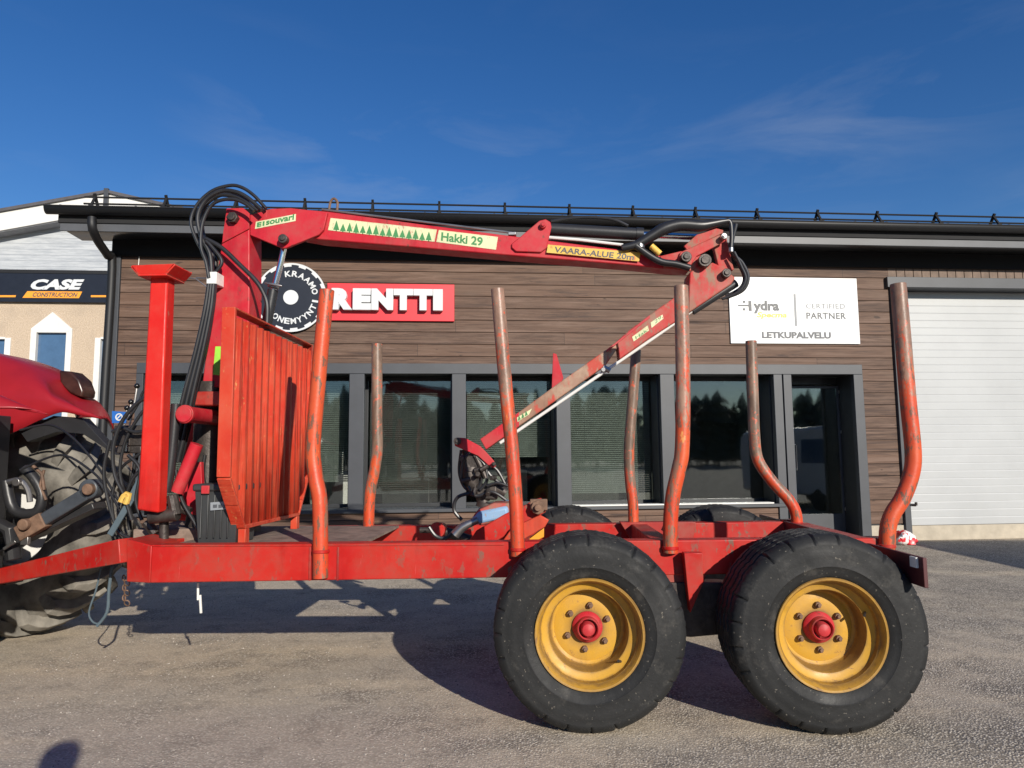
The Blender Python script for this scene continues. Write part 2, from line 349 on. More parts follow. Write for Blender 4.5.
def ground_mat():
    m, n, b, o = newmat('gravel_asphalt'); v = objc(n)
    sp = N(n, 'ShaderNodeSeparateXYZ'); n.links.new(v, sp.inputs[0])
    gx = N(n, 'ShaderNodeMath', operation='MULTIPLY_ADD'); n.links.new(sp.outputs[0], gx.inputs[0]); gx.inputs[1].default_value = .022; n.links.new(noise(n, 1.3, 7, .68, v), gx.inputs[2])
    coarse = ramp(n, gx.outputs[0], .46, .64)
    big = ramp(n, noise(n, .45, 5, .6, v), .38, .60)
    c = mix(n, big, (.48, .415, .33), (.60, .50, .375))
    c = mix(n, ramp(n, noise(n, 1.1, 6, .6, objc(n, (.3, 1.7, 1), (0, 0, R(8)))), .50, .66), c, (.67, .555, .405))
    c = mix(n, ramp(n, noise(n, 3.5, 8, .75, v), .50, .70), c, (.33, .28, .22))
    c = mix(n, ramp(n, noise(n, 17, 6, .8, v), .60, .68), c, (.22, .18, .15))
    vo = N(n, 'ShaderNodeTexVoronoi'); vo.inputs['Scale'].default_value = 78; n.links.new(v, vo.inputs['Vector'])
    hs = N(n, 'ShaderNodeSeparateColor'); n.links.new(vo.outputs['Color'], hs.inputs[0])
    st = mix(n, ramp(n, hs.outputs[0], .1, .95), (.15, .135, .12), (.74, .67, .56))
    st = mix(n, ramp(n, vo.outputs['Distance'], .38, .62), st, (.075, .066, .06))
    f = N(n, 'ShaderNodeMath', operation='MULTIPLY_ADD'); n.links.new(coarse, f.inputs[0]); f.inputs[1].default_value = .45; f.inputs[2].default_value = .27
    c = mix(n, f.outputs[0], c, st)
    n.links.new(c, b.inputs['Base Color']); b.inputs['Roughness'].default_value = .95; b.inputs['Specular IOR Level'].default_value = .25
    h = mix(n, f.outputs[0], noise(n, 70, 6, .7, v), ramp(n, vo.outputs['Distance'], .0, .6, (1, 1, 1, 1), (0, 0, 0, 1)))
    bump(n, b, h, .6, .010); return m
M['ground'] = ground_mat()
def stucco_mat():
    m, n, b, o = newmat('beige_stucco'); v = objc(n)
    c = mix(n, ramp(n, noise(n, 40, 6, .8, v), .35, .65), (.34, .26, .185), (.60, .49, .37))
    c = mix(n, ramp(n, noise(n, 1.5, 5, .6, v), .5, .8), c, (.36, .29, .22))
    n.links.new(c, b.inputs['Base Color']); b.inputs['Roughness'].default_value = .9; bump(n, b, noise(n, 45, 6, .7, v), .6, .02); return m
M['stucco'] = stucco_mat()
def gableboards():
    m, n, b, o = newmat('weathered_white_boards'); v = objc(n, (1, 1, 1))
    wv = N(n, 'ShaderNodeTexWave', wave_type='BANDS', bands_direction='Z', wave_profile='SAW'); wv.inputs['Scale'].default_value = 2.3; n.links.new(v, wv.inputs['Vector'])
    ln = ramp(n, wv.outputs[1], .88, .97)
    c = mix(n, ramp(n, noise(n, 2, 8, .75, objc(n, (.6, 1, 6))), .42, .70), (.46, .48, .50), (.24, .265, .30))
    c = mix(n, ln, c, (.25, .27, .30)); n.links.new(c, b.inputs['Base Color']); b.inputs['Roughness'].default_value = .75; bump(n, b, wv.outputs[1], .5, .01); return m
M['gableboards'] = gableboards()
def pane_mat(name, tint, refl=1.6):
    m = bpy.data.materials.new(name); m.use_nodes = True; n = m.node_tree; n.nodes.clear()
    out = N(n, 'ShaderNodeOutputMaterial'); t = N(n, 'ShaderNodeBsdfTransparent'); g = N(n, 'ShaderNodeBsdfGlossy'); x = N(n, 'ShaderNodeMixShader'); f = N(n, 'ShaderNodeFresnel')
    f.inputs[0].default_value = refl; t.inputs[0].default_value = tint + (1,); g.inputs['Roughness'].default_value = .03; g.inputs[0].default_value = (.9, .93, .93, 1)
    u = N(n, 'ShaderNodeBump'); u.inputs['Strength'].default_value = .05; u.inputs['Distance'].default_value = .02; n.links.new(noise(n, 1.6, 2, .5, objc(n)), u.inputs['Height']); n.links.new(u.outputs[0], g.inputs['Normal'])
    n.links.new(f.outputs[0], x.inputs[0]); n.links.new(t.outputs[0], x.inputs[1]); n.links.new(g.outputs[0], x.inputs[2]); n.links.new(x.outputs[0], out.inputs[0]); return m
M['pane'] = pane_mat('tinted_pane', (.72, .75, .73), 1.95)
M['paneblue'] = plain('reflective_blue_pane', (.06, .12, .22), .08, .0, .1)

def pxs(fr, pts, p): return [fr.px(x, y, p) for x, y in pts]

# ================================================================ GROUND
g = MB(); g.add([(-350, -350, 0), (350, -350, 0), (350, 350, 0), (-350, 350, 0)], [(0, 1, 2, 3)])
o = g.build('ground', M['ground'], frame=W0); o['kind'] = 'structure'; o['label'] = 'grey gravelly asphalt yard'
# loose stones near the viewer: nobody could count them
g = MB()
for i in range(17000):
    x = 4.6 - 8.0 * random.random()**.8; y = random.uniform(2.9, 9.0); s = random.choice((.003, .003, .004, .005, .007)) * random.uniform(.7, 1.3)
    q = [Vector((x + s*random.uniform(.6, 1.2)*math.cos(a), y + s*random.uniform(.6, 1.2)*math.sin(a), -.001)) for a in (0, 1.5, 3.1, 4.6)]
    g.add(q + [Vector((x + s*.2, y, s*random.uniform(.5, .9)))], [(0, 1, 4), (1, 2, 4), (2, 3, 4), (3, 0, 4)])
def stones_mat():
    m, n, b, o = newmat('loose_stones'); v = objc(n)
    n.links.new(mix(n, ramp(n, noise(n, 30, 2, .5, v), .35, .65), (.12, .11, .10), (.42, .38, .33)), b.inputs['Base Color']); b.inputs['Roughness'].default_value = .9; return m
o = g.build('loose_gravel', stones_mat(), frame=W0, smooth=False); o['kind'] = 'stuff'; o['label'] = 'loose small stones lying on the yard'; o['category'] = 'gravel'

# ================================================================ WOODEN BUILDING
P0 = 10.6            # facade distance
RD = .45              # reveal depth
Lc = B.px(113.5, 330, P0).x; Rc = Lc + 22.0
org = (Lc, P0, 0)
bld = root('workshop_building', 'long low workshop clad in brown boards with black eaves and grey framed windows', 'building', B, org)
zt = B.px(500, 364.5, P0).z; zt2 = B.px(500, 374, P0).z   # header top / bottom
zs = B.px(400, 509, P0).z                                  # sill
xc0 = B.px(136, 400, P0).x; xc1 = B.px(863, 400, P0).x      # casing outer edges
ztop = B.px(500, 238.4, P0 - .58).z + .045; zfr = B.px(500, 262.5, P0).z
gx0 = B.px(902, 400, P0).x                                  # garage opening left
gz1 = B.px(960, 289, P0).z
# siding boards (real boards with gaps): z bands, clipped to window band and garage
def boards(x0, x1, z0, z1, mb, th=.022):
    k = math.floor((z0 - PH) / .185)
    while k * .185 + PH < z1:
        a, b_ = max(z0, PH + k*.185 + .004), min(z1, PH + (k+1)*.185 - .004)
        if b_ - a > .01:
            mb.add([(x0, P0, a), (x1, P0, a), (x1, P0 + th, a), (x0, P0 + th, a), (x0, P0, b_ - .006), (x1, P0, b_ - .006), (x1, P0 + th, b_), (x0, P0 + th, b_), (x0, P0 + .006, b_), (x1, P0 + .006, b_)],
              [(0,3,2,1), (0,1,5,4), (4,5,9,8), (8,9,6,7), (1,2,6,9,5), (0,4,8,7,3)])
        k += 1
s = MB()
zb = .28
boards(Lc + .07, gx0 - .10, zt + .0, ztop, s)                 # above windows
boards(Lc + .07, xc0, zb, zt, s)                              # left of the band
boards(xc1, gx0 - .10, zb, zt, s)                             # between door and garage
xd0 = B.px(783, 450, P0).x                                    # door zone start
boards(xc0, xd0, zb, zs - .05, s)                             # under the windows
s.build('siding', M['siding'], bld, ang=20)
s = MB()  # backing wall behind the boards
pb = P0 + .024
s.box((Lc, pb, 0), (xc0, pb + .2, ztop)); s.box((xc0, pb, zt), (xc1, pb + .2, ztop)); s.box((xc1, pb, 0), (gx0 - .02, pb + .2, ztop))
s.box((xc0, pb, 0), (xd0, pb + .2, zs - .04)); s.box((gx0 - .02, pb, gz1 + .02), (Rc, pb + .2, ztop))
s.box((Lc, pb + .2, 0), (Lc + .2, pb + 9, ztop)); s.box((Rc - .2, pb + .2, 0), (Rc, pb + 9, ztop)); s.box((Lc, pb + 9, 0), (Rc, pb + 9.2, ztop))
s.build('wall', M['blackpaint'], bld)
s = MB(); s.box((Lc + .07, P0 - .01, 0), (xc0, P0 + .02, zb - .01)); s.box((xc0, P0 - .01, 0), (xd0 - .05, P0 + .02, zb - .01)); s.box((xc1, P0 - .01, 0), (gx0 - .1, P0 + .02, zb - .01))
s.build('plinth', M['concrete'], bld)
s = MB(); s.box((Lc - .02, P0 - .035, 0), (Lc + .065, P0 + .09, ztop)); s.build('corner_trim', M['greytrim'], bld, .004)
# band above garage: vertical battens
s = MB(); x = gx0 - .1
while x < Rc:
    s.box((x, P0 - .003, gz1 + .17), (x + .135, P0 + .022, ztop)); x += .145
s.build('batten_cladding', plain('brown_battens', (.15, .105, .08), .75, var=.3), bld, .003)
s = MB(); s.box((Lc - .05, P0 - .06, zfr), (Rc, P0 + .021, ztop)); s.build('eave_shade_strip', plain('eave_shade_black', (.005, .005, .006), .9), bld)  # black strip along the wall top, stands in for the deep eave shadow
# window band casing
mull = [(349, 364), (452, 466), (556.5, 570.5), (661, 675), (775, 783.5), (784.8, 793)]
PC = P0 - .03
s = MB(); s.box((xc0, PC, zt2), (xc1 + .0, P0 + .06, zt + .01)); s.build('casing_header', M['greytrim'], bld, .004)
xl1 = B.px(143, 400, P0).x; xr0 = B.px(855, 420, P0).x
s = MB(); s.box((xc0, PC - .002, zs - .06), (xl1, P0 + RD, zt2 - .003)); s.build('casing_post', M['greytrim'], bld, .004)
s = MB(); s.box((xr0, PC - .002, 0), (xc1, P0 + .06, zt2 - .003)); s.build('casing_post', M['greytrim'], bld, .004)
s = MB(); s.box((xr0 + .01, P0 + .06, 0), (xc1, P0 + RD + .1, zt2)); s.build('door_reveal', M['dkframe'], bld)
mx = []
for a, b_ in [(245, 259)] + mull:
    x0 = B.px(a, 430, P0).x; x1 = B.px(b_, 430, P0).x; mx.append((x0, x1))
    low = 0 if a > 700 else zs - .06
    s = MB(); s.box((x0, PC - .002, low), (x1, P0 + .08, zt2 - .003)); s.build('mullion', M['greytrim'], bld, .005)
s = MB(); s.box((xl1, P0 - .06, zs - .05), (xd0 - .002, P0 + RD, zs)); s.build('window_sill', M['greytrim'], bld, .004)
s = MB(); s.box((mx[3][1] + .02, P0 - .075, zs + .002), (mx[5][0] - .1, P0 + .12, zs + .022)); s.build('sill_ledge', M['offwhite'], bld, .003)
s = MB(); s.box((xl1, P0 + .06, zt2 + .01), (xr0, P0 + RD + .02, zt)); s.build('reveal_soffit', M['dkframe'], bld)
# windows, each set back in the reveal
edges = [xl1] + [q for m_ in mx[:6] for q in m_]
spans = [(edges[i], edges[i + 1]) for i in range(0, 12, 2)]
for i, (x0, x1) in enumerate(spans):
    pw = P0 + RD
    s = MB(); fw = .055
    X0, X1 = x0 - .05, x1 + .05
    s.box((X0, pw, zs), (X0 + fw, pw + .07, zt2)); s.box((X1 - fw, pw, zs), (X1, pw + .07, zt2))
    s.box((X0 + fw, pw + .001, zs), (X1 - fw, pw + .069, zs + fw)); s.box((X0 + fw, pw + .001, zt2 - fw), (X1 - fw, pw + .069, zt2))
    s.box((x1 - .02, P0 + .085, zs), (x1 + .05, pw - .002, zt2))           # jamb lining on the right of the recess
    wf = s.build('window', M['dkframe'], bld, .004)
    s = MB(); s.box((X0 + fw, pw + .03, zs + fw), (X1 - fw, pw + .042, zt2 - fw)); s.build('pane', M['pane'], wf)
    s = MB(); frac = (1, .85, .95, .66, .97, 0)[i]
    zz = zt2 - fw - .02; n_ = int((zt2 - zs - .15) * frac / .032)
    for k in range(n_):
        s.add([(X0 + fw + .02, pw + .10, zz - .020), (X1 - fw - .02, pw + .10, zz - .020), (X1 - fw - .02, pw + .112, zz + .004), (X0 + fw + .02, pw + .112, zz + .004)], [(0, 1, 2, 3)]); zz -= .032
    for q in (.25, .75): s.box((X0 + (X1-X0)*q, pw + .095, zt2 - fw), (X0 + (X1-X0)*q + .004, pw + .099, zz))
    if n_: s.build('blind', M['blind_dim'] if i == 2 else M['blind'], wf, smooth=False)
# rooms behind the glass
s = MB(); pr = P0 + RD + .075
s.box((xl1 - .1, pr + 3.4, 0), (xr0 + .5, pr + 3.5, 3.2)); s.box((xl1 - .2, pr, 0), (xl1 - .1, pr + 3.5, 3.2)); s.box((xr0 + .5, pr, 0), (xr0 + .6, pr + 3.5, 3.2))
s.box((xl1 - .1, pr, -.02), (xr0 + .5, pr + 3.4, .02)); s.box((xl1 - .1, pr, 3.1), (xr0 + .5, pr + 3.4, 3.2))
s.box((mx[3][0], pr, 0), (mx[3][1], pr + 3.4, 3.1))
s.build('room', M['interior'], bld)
s = MB()
for k, (xx, hh) in enumerate(((spans[2][0] + .15, 1.25), (spans[3][0] + .3, 1.15), (spans[1][0] + .5, 1.1))):
    s.box((xx, pr + .8, 0), (xx + .75, pr + 1.3, hh)); s.box((xx + .2, pr + .9, hh), (xx + .5, pr + .94, hh + .38))
s.build('room_furniture', M['offwhite'], bld)
# door
pw = P0 + RD
dx0 = B.px(791, 450, pw).x; dx1 = B.px(842, 450, pw).x; dz1 = B.px(815, 386, pw).z; dz0 = .06
s = MB(); fw = .035
s.box((dx0, pw, dz0), (dx0 + fw, pw + .06, dz1)); s.box((dx1 - fw, pw, dz0), (dx1, pw + .06, dz1)); s.box((dx0 + fw, pw + .001, dz1 - fw), (dx1 - fw, pw + .059, dz1)); s.box((dx0 + fw, pw + .001, dz0), (dx1 - fw, pw + .059, dz0 + .36))
dr = s.build('door', M['greytrim'], bld, .004)
s = MB(); s.box((dx0 + fw, pw + .025, dz0 + .36), (dx1 - fw, pw + .037, dz1 - fw)); s.build('pane', M['pane'], dr)
s = MB(); za = B.px(797, 445, pw).z; zb_ = B.px(797, 470, pw).z; hx = dx0 + .06
s.tube([(hx, pw + .0, za), (hx, pw - .06, za), (hx, pw - .06, zb_), (hx, pw, zb_)], .013, 8); s.build('handle', M['chrome'], dr)
s = MB(); s.box((dx0 + .02, pw + .055, dz1 + .03), (xr0 + .02, pw + .12, zt2)); s.box((dx1 + .01, pw + .055, 0), (xr0 + .02, pw + .12, dz1 + .03)); s.build('door_frame', M['dkframe'], bld)
for yy in (392, 432, 509):
    z = B.px(842, yy, pw).z; s = MB(); s.box((dx1 - .01, pw - .03, z - .025), (dx1 + .10, pw + .05, z + .025)); s.cyl((dx1 + .02, pw - .035, z), (0, 0, 1), .018, .07, 10); s.build('hinge', M['steel'], dr, .003)
s = MB(); s.box((dx0 - .05, P0 - .25, 0), (xr0, pw + .05, .05)); s.build('door_step', M['concrete'], bld, .01)
# garage door
pg = P0 + .22
gd1 = B.px(960, 528, pg).z; 
gdz0 = B.px(960, 524.5, pg).z
s = MB(); z = gdz0; 
while z < gz1 - .02:
    zz = min(z + .122, gz1)
    s.add([(gx0, pg, z + .004), (Rc - 4.0, pg, z + .004), (Rc - 4.0, pg, zz - .014), (gx0, pg, zz - .014), (gx0, pg + .005, zz), (Rc - 4.0, pg + .005, zz), (gx0, pg + .005, z), (Rc - 4.0, pg + .005, z)], [(0,1,2,3), (3,2,5,4), (6,7,1,0)]); z = zz
gm = s.build('garage_door', plain('white_ribbed_steel', (.40, .41, .41), .42, var=.05, sc_=1.5), bld, ang=15, solid=0)
s = MB(); s.box((gx0, pg - .015, 0), (Rc - 4.0, pg + .2, gdz0 - .004)); s.build('garage_threshold', M['concrete'], bld, .01)
s = MB(); s.box((gx0 - .10, P0 - .05, 0), (gx0, pg + .05, gz1 - .0)); s.build('garage_casing', M['greytrim'], bld, .004)
s = MB(); s.box((gx0 - .16, P0 - .07, gz1 + .002), (Rc - 3.9, pg + .05, gz1 + .17)); s.build('garage_lintel', M['greytrim'], bld, .004)
s = MB(); s.box((Rc - 4.0, pb, 0), (Rc, pb + .2, gz1)); s.build('wall_end', M['siding'], bld)
# eaves
OV = .58; PE = P0 - OV
ex0 = B.px(60, 225, PE).x
zf1 = B.px(500, 232.5, PE).z; zf0 = B.px(500, 238.6, PE).z
s = MB(); s.box((ex0, PE, zf0), (Rc + .3, PE + .03, zf1 + .02)); s.build('fascia', M['fascia'], bld, .004)
s = MB(); s.add([(ex0, PE + .032, zf0 + .05), (Rc + .3, PE + .032, zf0 + .05), (Rc + .3, P0 + .02, zf0 + .05), (ex0, P0 + .02, zf0 + .05)], [(0, 1, 2, 3)]); s.build('soffit', M['blackpaint'], bld, solid=.01)
zg = zf1 + .02
s = MB(); s.box((ex0 - .02, PE - .02, zg), (Rc + .3, PE + .04, zg + .2)); s.build('upper_fascia', plain('matt_black', (.012,.012,.013), .85), bld, .004)
# gutter: half round
s = MB(); rows = []
for k in range(9):
    a = math.pi * k / 8; rows.append([Vector((ex0 - .14, PE - .09 - .075*math.cos(a), zg + .19 - .075*math.sin(a)*1.3)), Vector((Rc + .3, PE - .09 - .075*math.cos(a), zg + .19 - .075*math.sin(a)*1.3))])
s.grid(rows); s.add([r_[0] for r_ in rows], [tuple(range(9))]); s.tube([(ex0 - .14, PE - .165, zg + .19), (Rc + .3, PE - .165, zg + .19)], .009, 8)
s.build('gutter', M['roofblack'], bld, solid=.006)
# roof: standing seams, low slope
sl = math.tan(R(13)); zr = zg + .22; PR = PE - .03
s = MB(); s.add([(ex0 - .02, PR, zr), (Rc + .3, PR, zr), (Rc + .3, PR + 6, zr + 6*sl), (ex0 - .02, PR + 6, zr + 6*sl)], [(0, 1, 2, 3)])
s.add([(ex0 - .02, PR, zr - .06), (ex0 - .02, PR + 6, zr + 6*sl - .06), (ex0 - .02, PR + 6, zr + 6*sl), (ex0 - .02, PR, zr)], [(0, 1, 2, 3)])
x = ex0
while x < Rc:
    s.bar((x, PR, zr + .015), (x, PR + 6, zr + 6*sl + .015), .02, .035); x += .5
s.box((ex0 - .02, PR + .002, zr - .05), (Rc + .3, PR + .05, zr - .005))
s.add([(ex0 - .02, PR + 6, zr + 6*sl), (Rc + .3, PR + 6, zr + 6*sl), (Rc + .3, PR + 12, zr), (ex0 - .02, PR + 12, zr)], [(0, 1, 2, 3)])
rf = s.build('roof', M['roofblack'], bld, smooth=False)
s = MB(); 
for dz, dp in ((.09, .32), (.19, .34)):
    s.tube([(ex0 + .15, PR + dp, zr + dp*sl + dz), (Rc, PR + dp, zr + dp*sl + dz)], .014, 6)
x = ex0 + .3
while x < Rc - .2:
    s.bar((x, PR + .45, zr + .45*sl), (x, PR + .30, zr + .34*sl + .23), .035, .03); s.bar((x, PR + .18, zr + .18*sl), (x, PR + .34, zr + .34*sl + .21), .03, .025); s.box((x - .03, PR + .2, zr + .2*sl - .01), (x + .03, PR + .45, zr + .45*sl + .01)); x += .98
s.build('snow_guard', plain('black_guard', (.008, .008, .009), .9), rf)
# downpipe
s = MB(); pd = P0 - .08
s.tube([B.px(92, 218, PE - .09), B.px(92.5, 228, PE - .09), B.px(98, 241, PE + .1), B.px(108, 256, pd - .1), B.px(112, 268, pd), B.px(104, 400, pd), B.px(98, 530, pd)], .058, 14, smooth=4)
s.build('downpipe', M['roofblack'], bld)
s = MB(); s.tube([B.px(139.5, 248, P0 - .02), B.px(139.3, 256, P0 - .02), B.px(138.5, 265, P0 - .02)], .006, 6); s.build('loose_cable', M['offwhite'], bld)
# room bits: wall tap on the garage casing
s = MB(); q = B.px(911, 505, P0 - .05); s.tube([q, q + Vector((.05, -.05, 0))], .02, 8); s.cyl(q + Vector((.05, -.05, .02)), (0, 0, 1), .02, .05, 8); s.build('casing_fitting', M['darksteel'], bld)

# ---------------------------------------------------------------- signs on the facade
def sign_root(name, label, px, py, p=P0): return root(name, label, 'sign', B, B.px(px, py, p))
# red lettered sign
a = B.px(327, 322, P0 - .02); b_ = B.px(454.3, 285, P0 - .02)
sg = sign_root('letter_sign', 'red box sign with raised white block letters beside the round black sign', 390, 321)
s = MB(); s.box((a.x, P0 - .05, a.z + .02), (b_.x, P0 - .003, b_.z - .0)); s.build('panel', M['signred'], sg, .004)
lx0 = B.px(332.5, 305, P0 - .05).x; lx1 = B.px(443, 305, P0 - .05).x; z0 = B.px(390, 311.3, P0 - .05).z; z1 = B.px(390, 290.2, P0 - .05).z
def raised_letters(txt, x0, x1, z0, z1, p, mat, parent, lift, thick, bold, name='letter', gap=None):
    """each letter a part of its own"""
    wd = {'I': .50, 'T': 1.0, 'N': 1.12, 'E': .93, 'R': 1.06}
    tot = sum(wd.get(c, 1) for c in txt); x = x0; u = (x1 - x0) / tot
    for c in txt:
        w_ = wd.get(c, 1) * u
        stext(c, (x, p, z0), (x + w_ * .98, p, z0), (x, p, z1), mat, name, parent, lift, thick, bold); x += w_
raised_letters('RENTTI', lx0, lx1, z0, z1, P0 - .05, M['white'], sg, .002, .10, .085)
# round saw-blade sign
sg = sign_root('round_sign', 'round black sign with a white saw-tooth rim and curved white lettering', 291, 333)
c = B.px(291, 297.5, P0 - .05); rr = (B.px(327, 297.5, P0 - .05).x - B.px(255, 297.5, P0 - .05).x) / 2
s = MB(); s.tube([(c.x, P0 - .06, c.z), (c.x, P0 - .003, c.z)], rr, 64); s.build('disc', M['navy'], sg, .003)
s = MB(); n_ = 14; kk = 10
for t in range(n_):
    o_, i_ = [], []
    for k in range(kk + 1):
        a_ = 2*math.pi*(t + k/kk) / n_; r1 = rr*.995; r0 = rr*(.945 if k < 5 else .89)
        if k == 5: o_.append((a_, r1)); i_.append((a_, rr*.945))
        o_.append((a_, r1)); i_.append((a_, r0))
    for k in range(len(o_) - 1):
        pts = [(o_[k][0], o_[k][1]), (o_[k+1][0], o_[k+1][1]), (i_[k+1][0], i_[k+1][1]), (i_[k][0], i_[k][1])]
        if abs(o_[k][0] - o_[k+1][0]) > 1e-6: s.ext([(c.x + r_*math.sin(a2), P0 - .063, c.z + r_*math.cos(a2)) for a2, r_ in pts], (0, -.003, 0))
s.build('tooth_rim', M['white'], sg, smooth=False)
s = MB(); s.tube([(c.x, P0 - .066, c.z), (c.x, P0 - .062, c.z)], rr*.21, 32); s.build('centre_dot', M['white'], sg)
def arc_text(txt, a0, a1, r0, r1, parent, flip=False):
    for i, ch in enumerate(txt):
        if ch == ' ': continue
        a_ = a0 + (a1 - a0) * i / (len(txt) - 1); hw = abs(a1 - a0) / (len(txt) - 1) * .43 * (r0 + r1) / 2 * (.4 if ch == 'I' else 1)
        if not flip: up = Vector((math.sin(a_), 0, math.cos(a_))); rt = Vector((math.cos(a_), 0, -math.sin(a_))); cc = Vector(c) + up * (r0 + r1) / 2
        else: up = Vector((-math.sin(a_), 0, -math.cos(a_))); rt = Vector((-math.cos(a_), 0, math.sin(a_))); cc = Vector(c) - up * (r0 + r1) / 2
        cc.y = P0 - .06; h2 = (r1 - r0) / 2
        stext(ch, cc - rt*hw - up*h2, cc + rt*hw - up*h2, cc - rt*hw + up*h2, M['white'], 'letter', parent, .002, .003, .03)
arc_text('KRAAMO', R(-8), R(75), rr*.60, rr*.77, sg)
arc_text('KONEMYYNTI', R(232), R(99), rr*.60, rr*.77, sg, True)
# white panel sign
sg = sign_root('panel_sign', 'white rectangular panel sign with grey and yellow lettering above the glazed door', 796, 344)
q0 = B.px(731, 343.3, P0 - .03); q1 = B.px(861.5, 343.3, P0 - .03); q3 = B.px(733.5, 276.8, P0 - .03)
s = MB(); s.box((q0.x, P0 - .03, q0.z), (q1.x - .02, P0 - .002, q3.z)); s.build('panel', M['white'], sg, .003)
PS = P0 - .03
def sgt(txt, x0, x1, y0, y1, mat, bold=.01, shear=0, spacing=1.0):
    a = B.px(x0, y1, PS); b = B.px(x1, y1, PS); c_ = B.px(x0, y0, PS)
    return stext(txt, (a.x, PS, a.z), (b.x, PS, a.z), (a.x, PS, c_.z), mat, 'lettering', sg, .001, .002, bold, shear, spacing=spacing)
M['grey5'] = plain('ink_midgrey', (.075, .08, .085), .5); M['yel'] = plain('ink_yellow', (.62, .45, .06), .5); M['pale'] = plain('ink_palegrey', (.20, .21, .22), .5)
sgt('ydra', 753.5, 779.5, 300.5, 313.5, M['grey5'], .045)
s = MB()
def sbox(x0, x1, y0, y1):
    a = B.px(x0, y1, PS); b = B.px(x1, y0, PS); s.box((a.x, PS - .003, a.z), (b.x, PS - .001, b.z))
sbox(748.7, 751.3, 300.8, 311); sbox(738, 748.7, 304.7, 306.3)
for y_ in (301.8, 309.3):
    a = B.px(744, y_, PS); s.tube([(a.x, PS - .003, a.z), (a.x, PS - .001, a.z)], .022, 14)
s.build('emblem', M['grey5'], sg)
sgt('Specma', 757, 787, 312, 319, M['yel'], .03, .2); sgt('CERTIFIED', 806, 845, 303.5, 308.5, M['pale'], .006, 0, 1.1); sgt('PARTNER', 806.5, 846, 312.5, 318.8, M['grey5'], .02, 0, 1.1)
sgt('LETKUPALVELU', 762, 831, 331.7, 338.3, M['dkgrey'], .045)
s = MB(); sbox(795, 795.6, 294, 326); s.build('divider', M['pale'], sg)

# ================================================================ GABLED BUILDING BEHIND (left)
P2 = 17.0
o2 = B.px(107, 420, P2); X0 = B.px(-150, 300, P2).x; X1 = o2.x + (o2.x - X0) * .62; 
b2 = root('gabled_building', 'beige stucco building with a white boarded gable and a black name band', 'building', B, (o2.x, P2, 0))
zbt = B.px(60, 274.5, P2).z; zbb = B.px(60, 303, P2).z
Z2 = lambda x, y, p=P2: B.px(x, y, p)
# stucco wall with window openings
wl = Z2(33, 360); wr = Z2(70.5, 360); wt = Z2(51, 335).z
wins = [(Z2(34.5, 350).x, Z2(68, 350).x, Z2(51, 420).z, Z2(50, 331.5).z), (Z2(-28, 350).x, Z2(7, 350).x, Z2(0, 420).z, Z2(0, 338).z), (Z2(99, 350).x, Z2(126, 350).x, Z2(102, 430).z, Z2(102, 338).z)]
wins.sort()
s = MB(); x = X0
for (a, b_, c0, c1) in wins:
    s.box((x, P2, 0), (a, P2 + .3, zbb)); s.box((a, P2, 0), (b_, P2 + .3, c0)); s.box((a, P2, c1), (b_, P2 + .3, zbb)); x = b_
s.box((x, P2, 0), (X1, P2 + .3, zbb)); s.box((X0, P2 + .3, 0), (X0 + .2, P2 + 10, zbt)); s.box((X1 - .2, P2 + .3, 0), (X1, P2 + 10, zbt))
s.build('wall', M['stucco'], b2)
for i, (a, b_, c0, c1) in enumerate(wins):
    s = MB(); t = .085
    s.box((a - t, P2 - .04, c0 - t), (a + .04, P2 + .1, c1)); s.box((b_ - .04, P2 - .04, c0 - t), (b_ + t, P2 + .1, c1)); s.box((a + .04, P2 - .038, c1 - .03), (b_ - .04, P2 + .1, c1 + .02))
    if i == 1: s.ext([(a - t, P2 - .041, c1 + .0), (b_ + t, P2 - .041, c1 + .0), (b_ + t, P2 - .041, c1 + .06), ((a + b_)/2, P2 - .041, c1 + .45), (a - t, P2 - .041, c1 + .06)], (0, .06, 0))
    wf = s.build('window', M['offwhite'], b2, .004)
    s = MB(); s.box((a + .04, P2 + .06, c0), (b_ - .04, P2 + .08, c1 - .03)); s.build('pane', M['paneblue'], wf)
# gable
ap = Z2(107.5, 190.5, P2 - .35); el = Z2(0, 209.5, P2 - .35)
slp = (ap.z - el.z) / (ap.x - el.x)
def rz(x, d=0): return ap.z - abs(x - ap.x) * slp - d
s = MB(); s.ext([(X0, P2 + .02, zbt - .02), (X1, P2 + .02, zbt - .02), (X1, P2 + .02, rz(X1, .5)), (ap.x, P2 + .02, rz(ap.x, .5)), (X0, P2 + .02, rz(X0, .5))], (0, .2, 0)); s.build('gable_wall', M['gableboards'], b2, smooth=False)
pf = P2 - .35
for sgn in (-1, 1):
    xe = ap.x + sgn * (ap.x - X0 + .6 if sgn < 0 else X1 - ap.x + .6)
    s = MB(); s.ext([(ap.x, pf, rz(ap.x, .06)), (xe, pf, rz(xe, .06)), (xe, pf, rz(xe, .50)), (ap.x, pf, rz(ap.x, .50))], (0, .04, 0)); s.build('barge_board', M['offwhite'], b2, smooth=False)
    s = MB(); s.ext([(ap.x, pf + .04, rz(ap.x, .44)), (xe, pf + .04, rz(xe, .44)), (xe, pf + .04, rz(xe, .52)), (ap.x, pf + .04, rz(ap.x, .52))], (0, .36, 0)); s.build('gable_soffit', plain('grey_soffit', (.25, .26, .28), .7), b2, smooth=False)
    s = MB(); s.ext([(ap.x, pf - .06, rz(ap.x, 0)), (xe, pf - .06, rz(xe, 0)), (xe, pf - .06, rz(xe, .07)), (ap.x, pf - .06, rz(ap.x, .07))], (0, 11, 0)); s.build('roof', plain('grey_roof_edge', (.08, .075, .08), .6), b2, smooth=False)
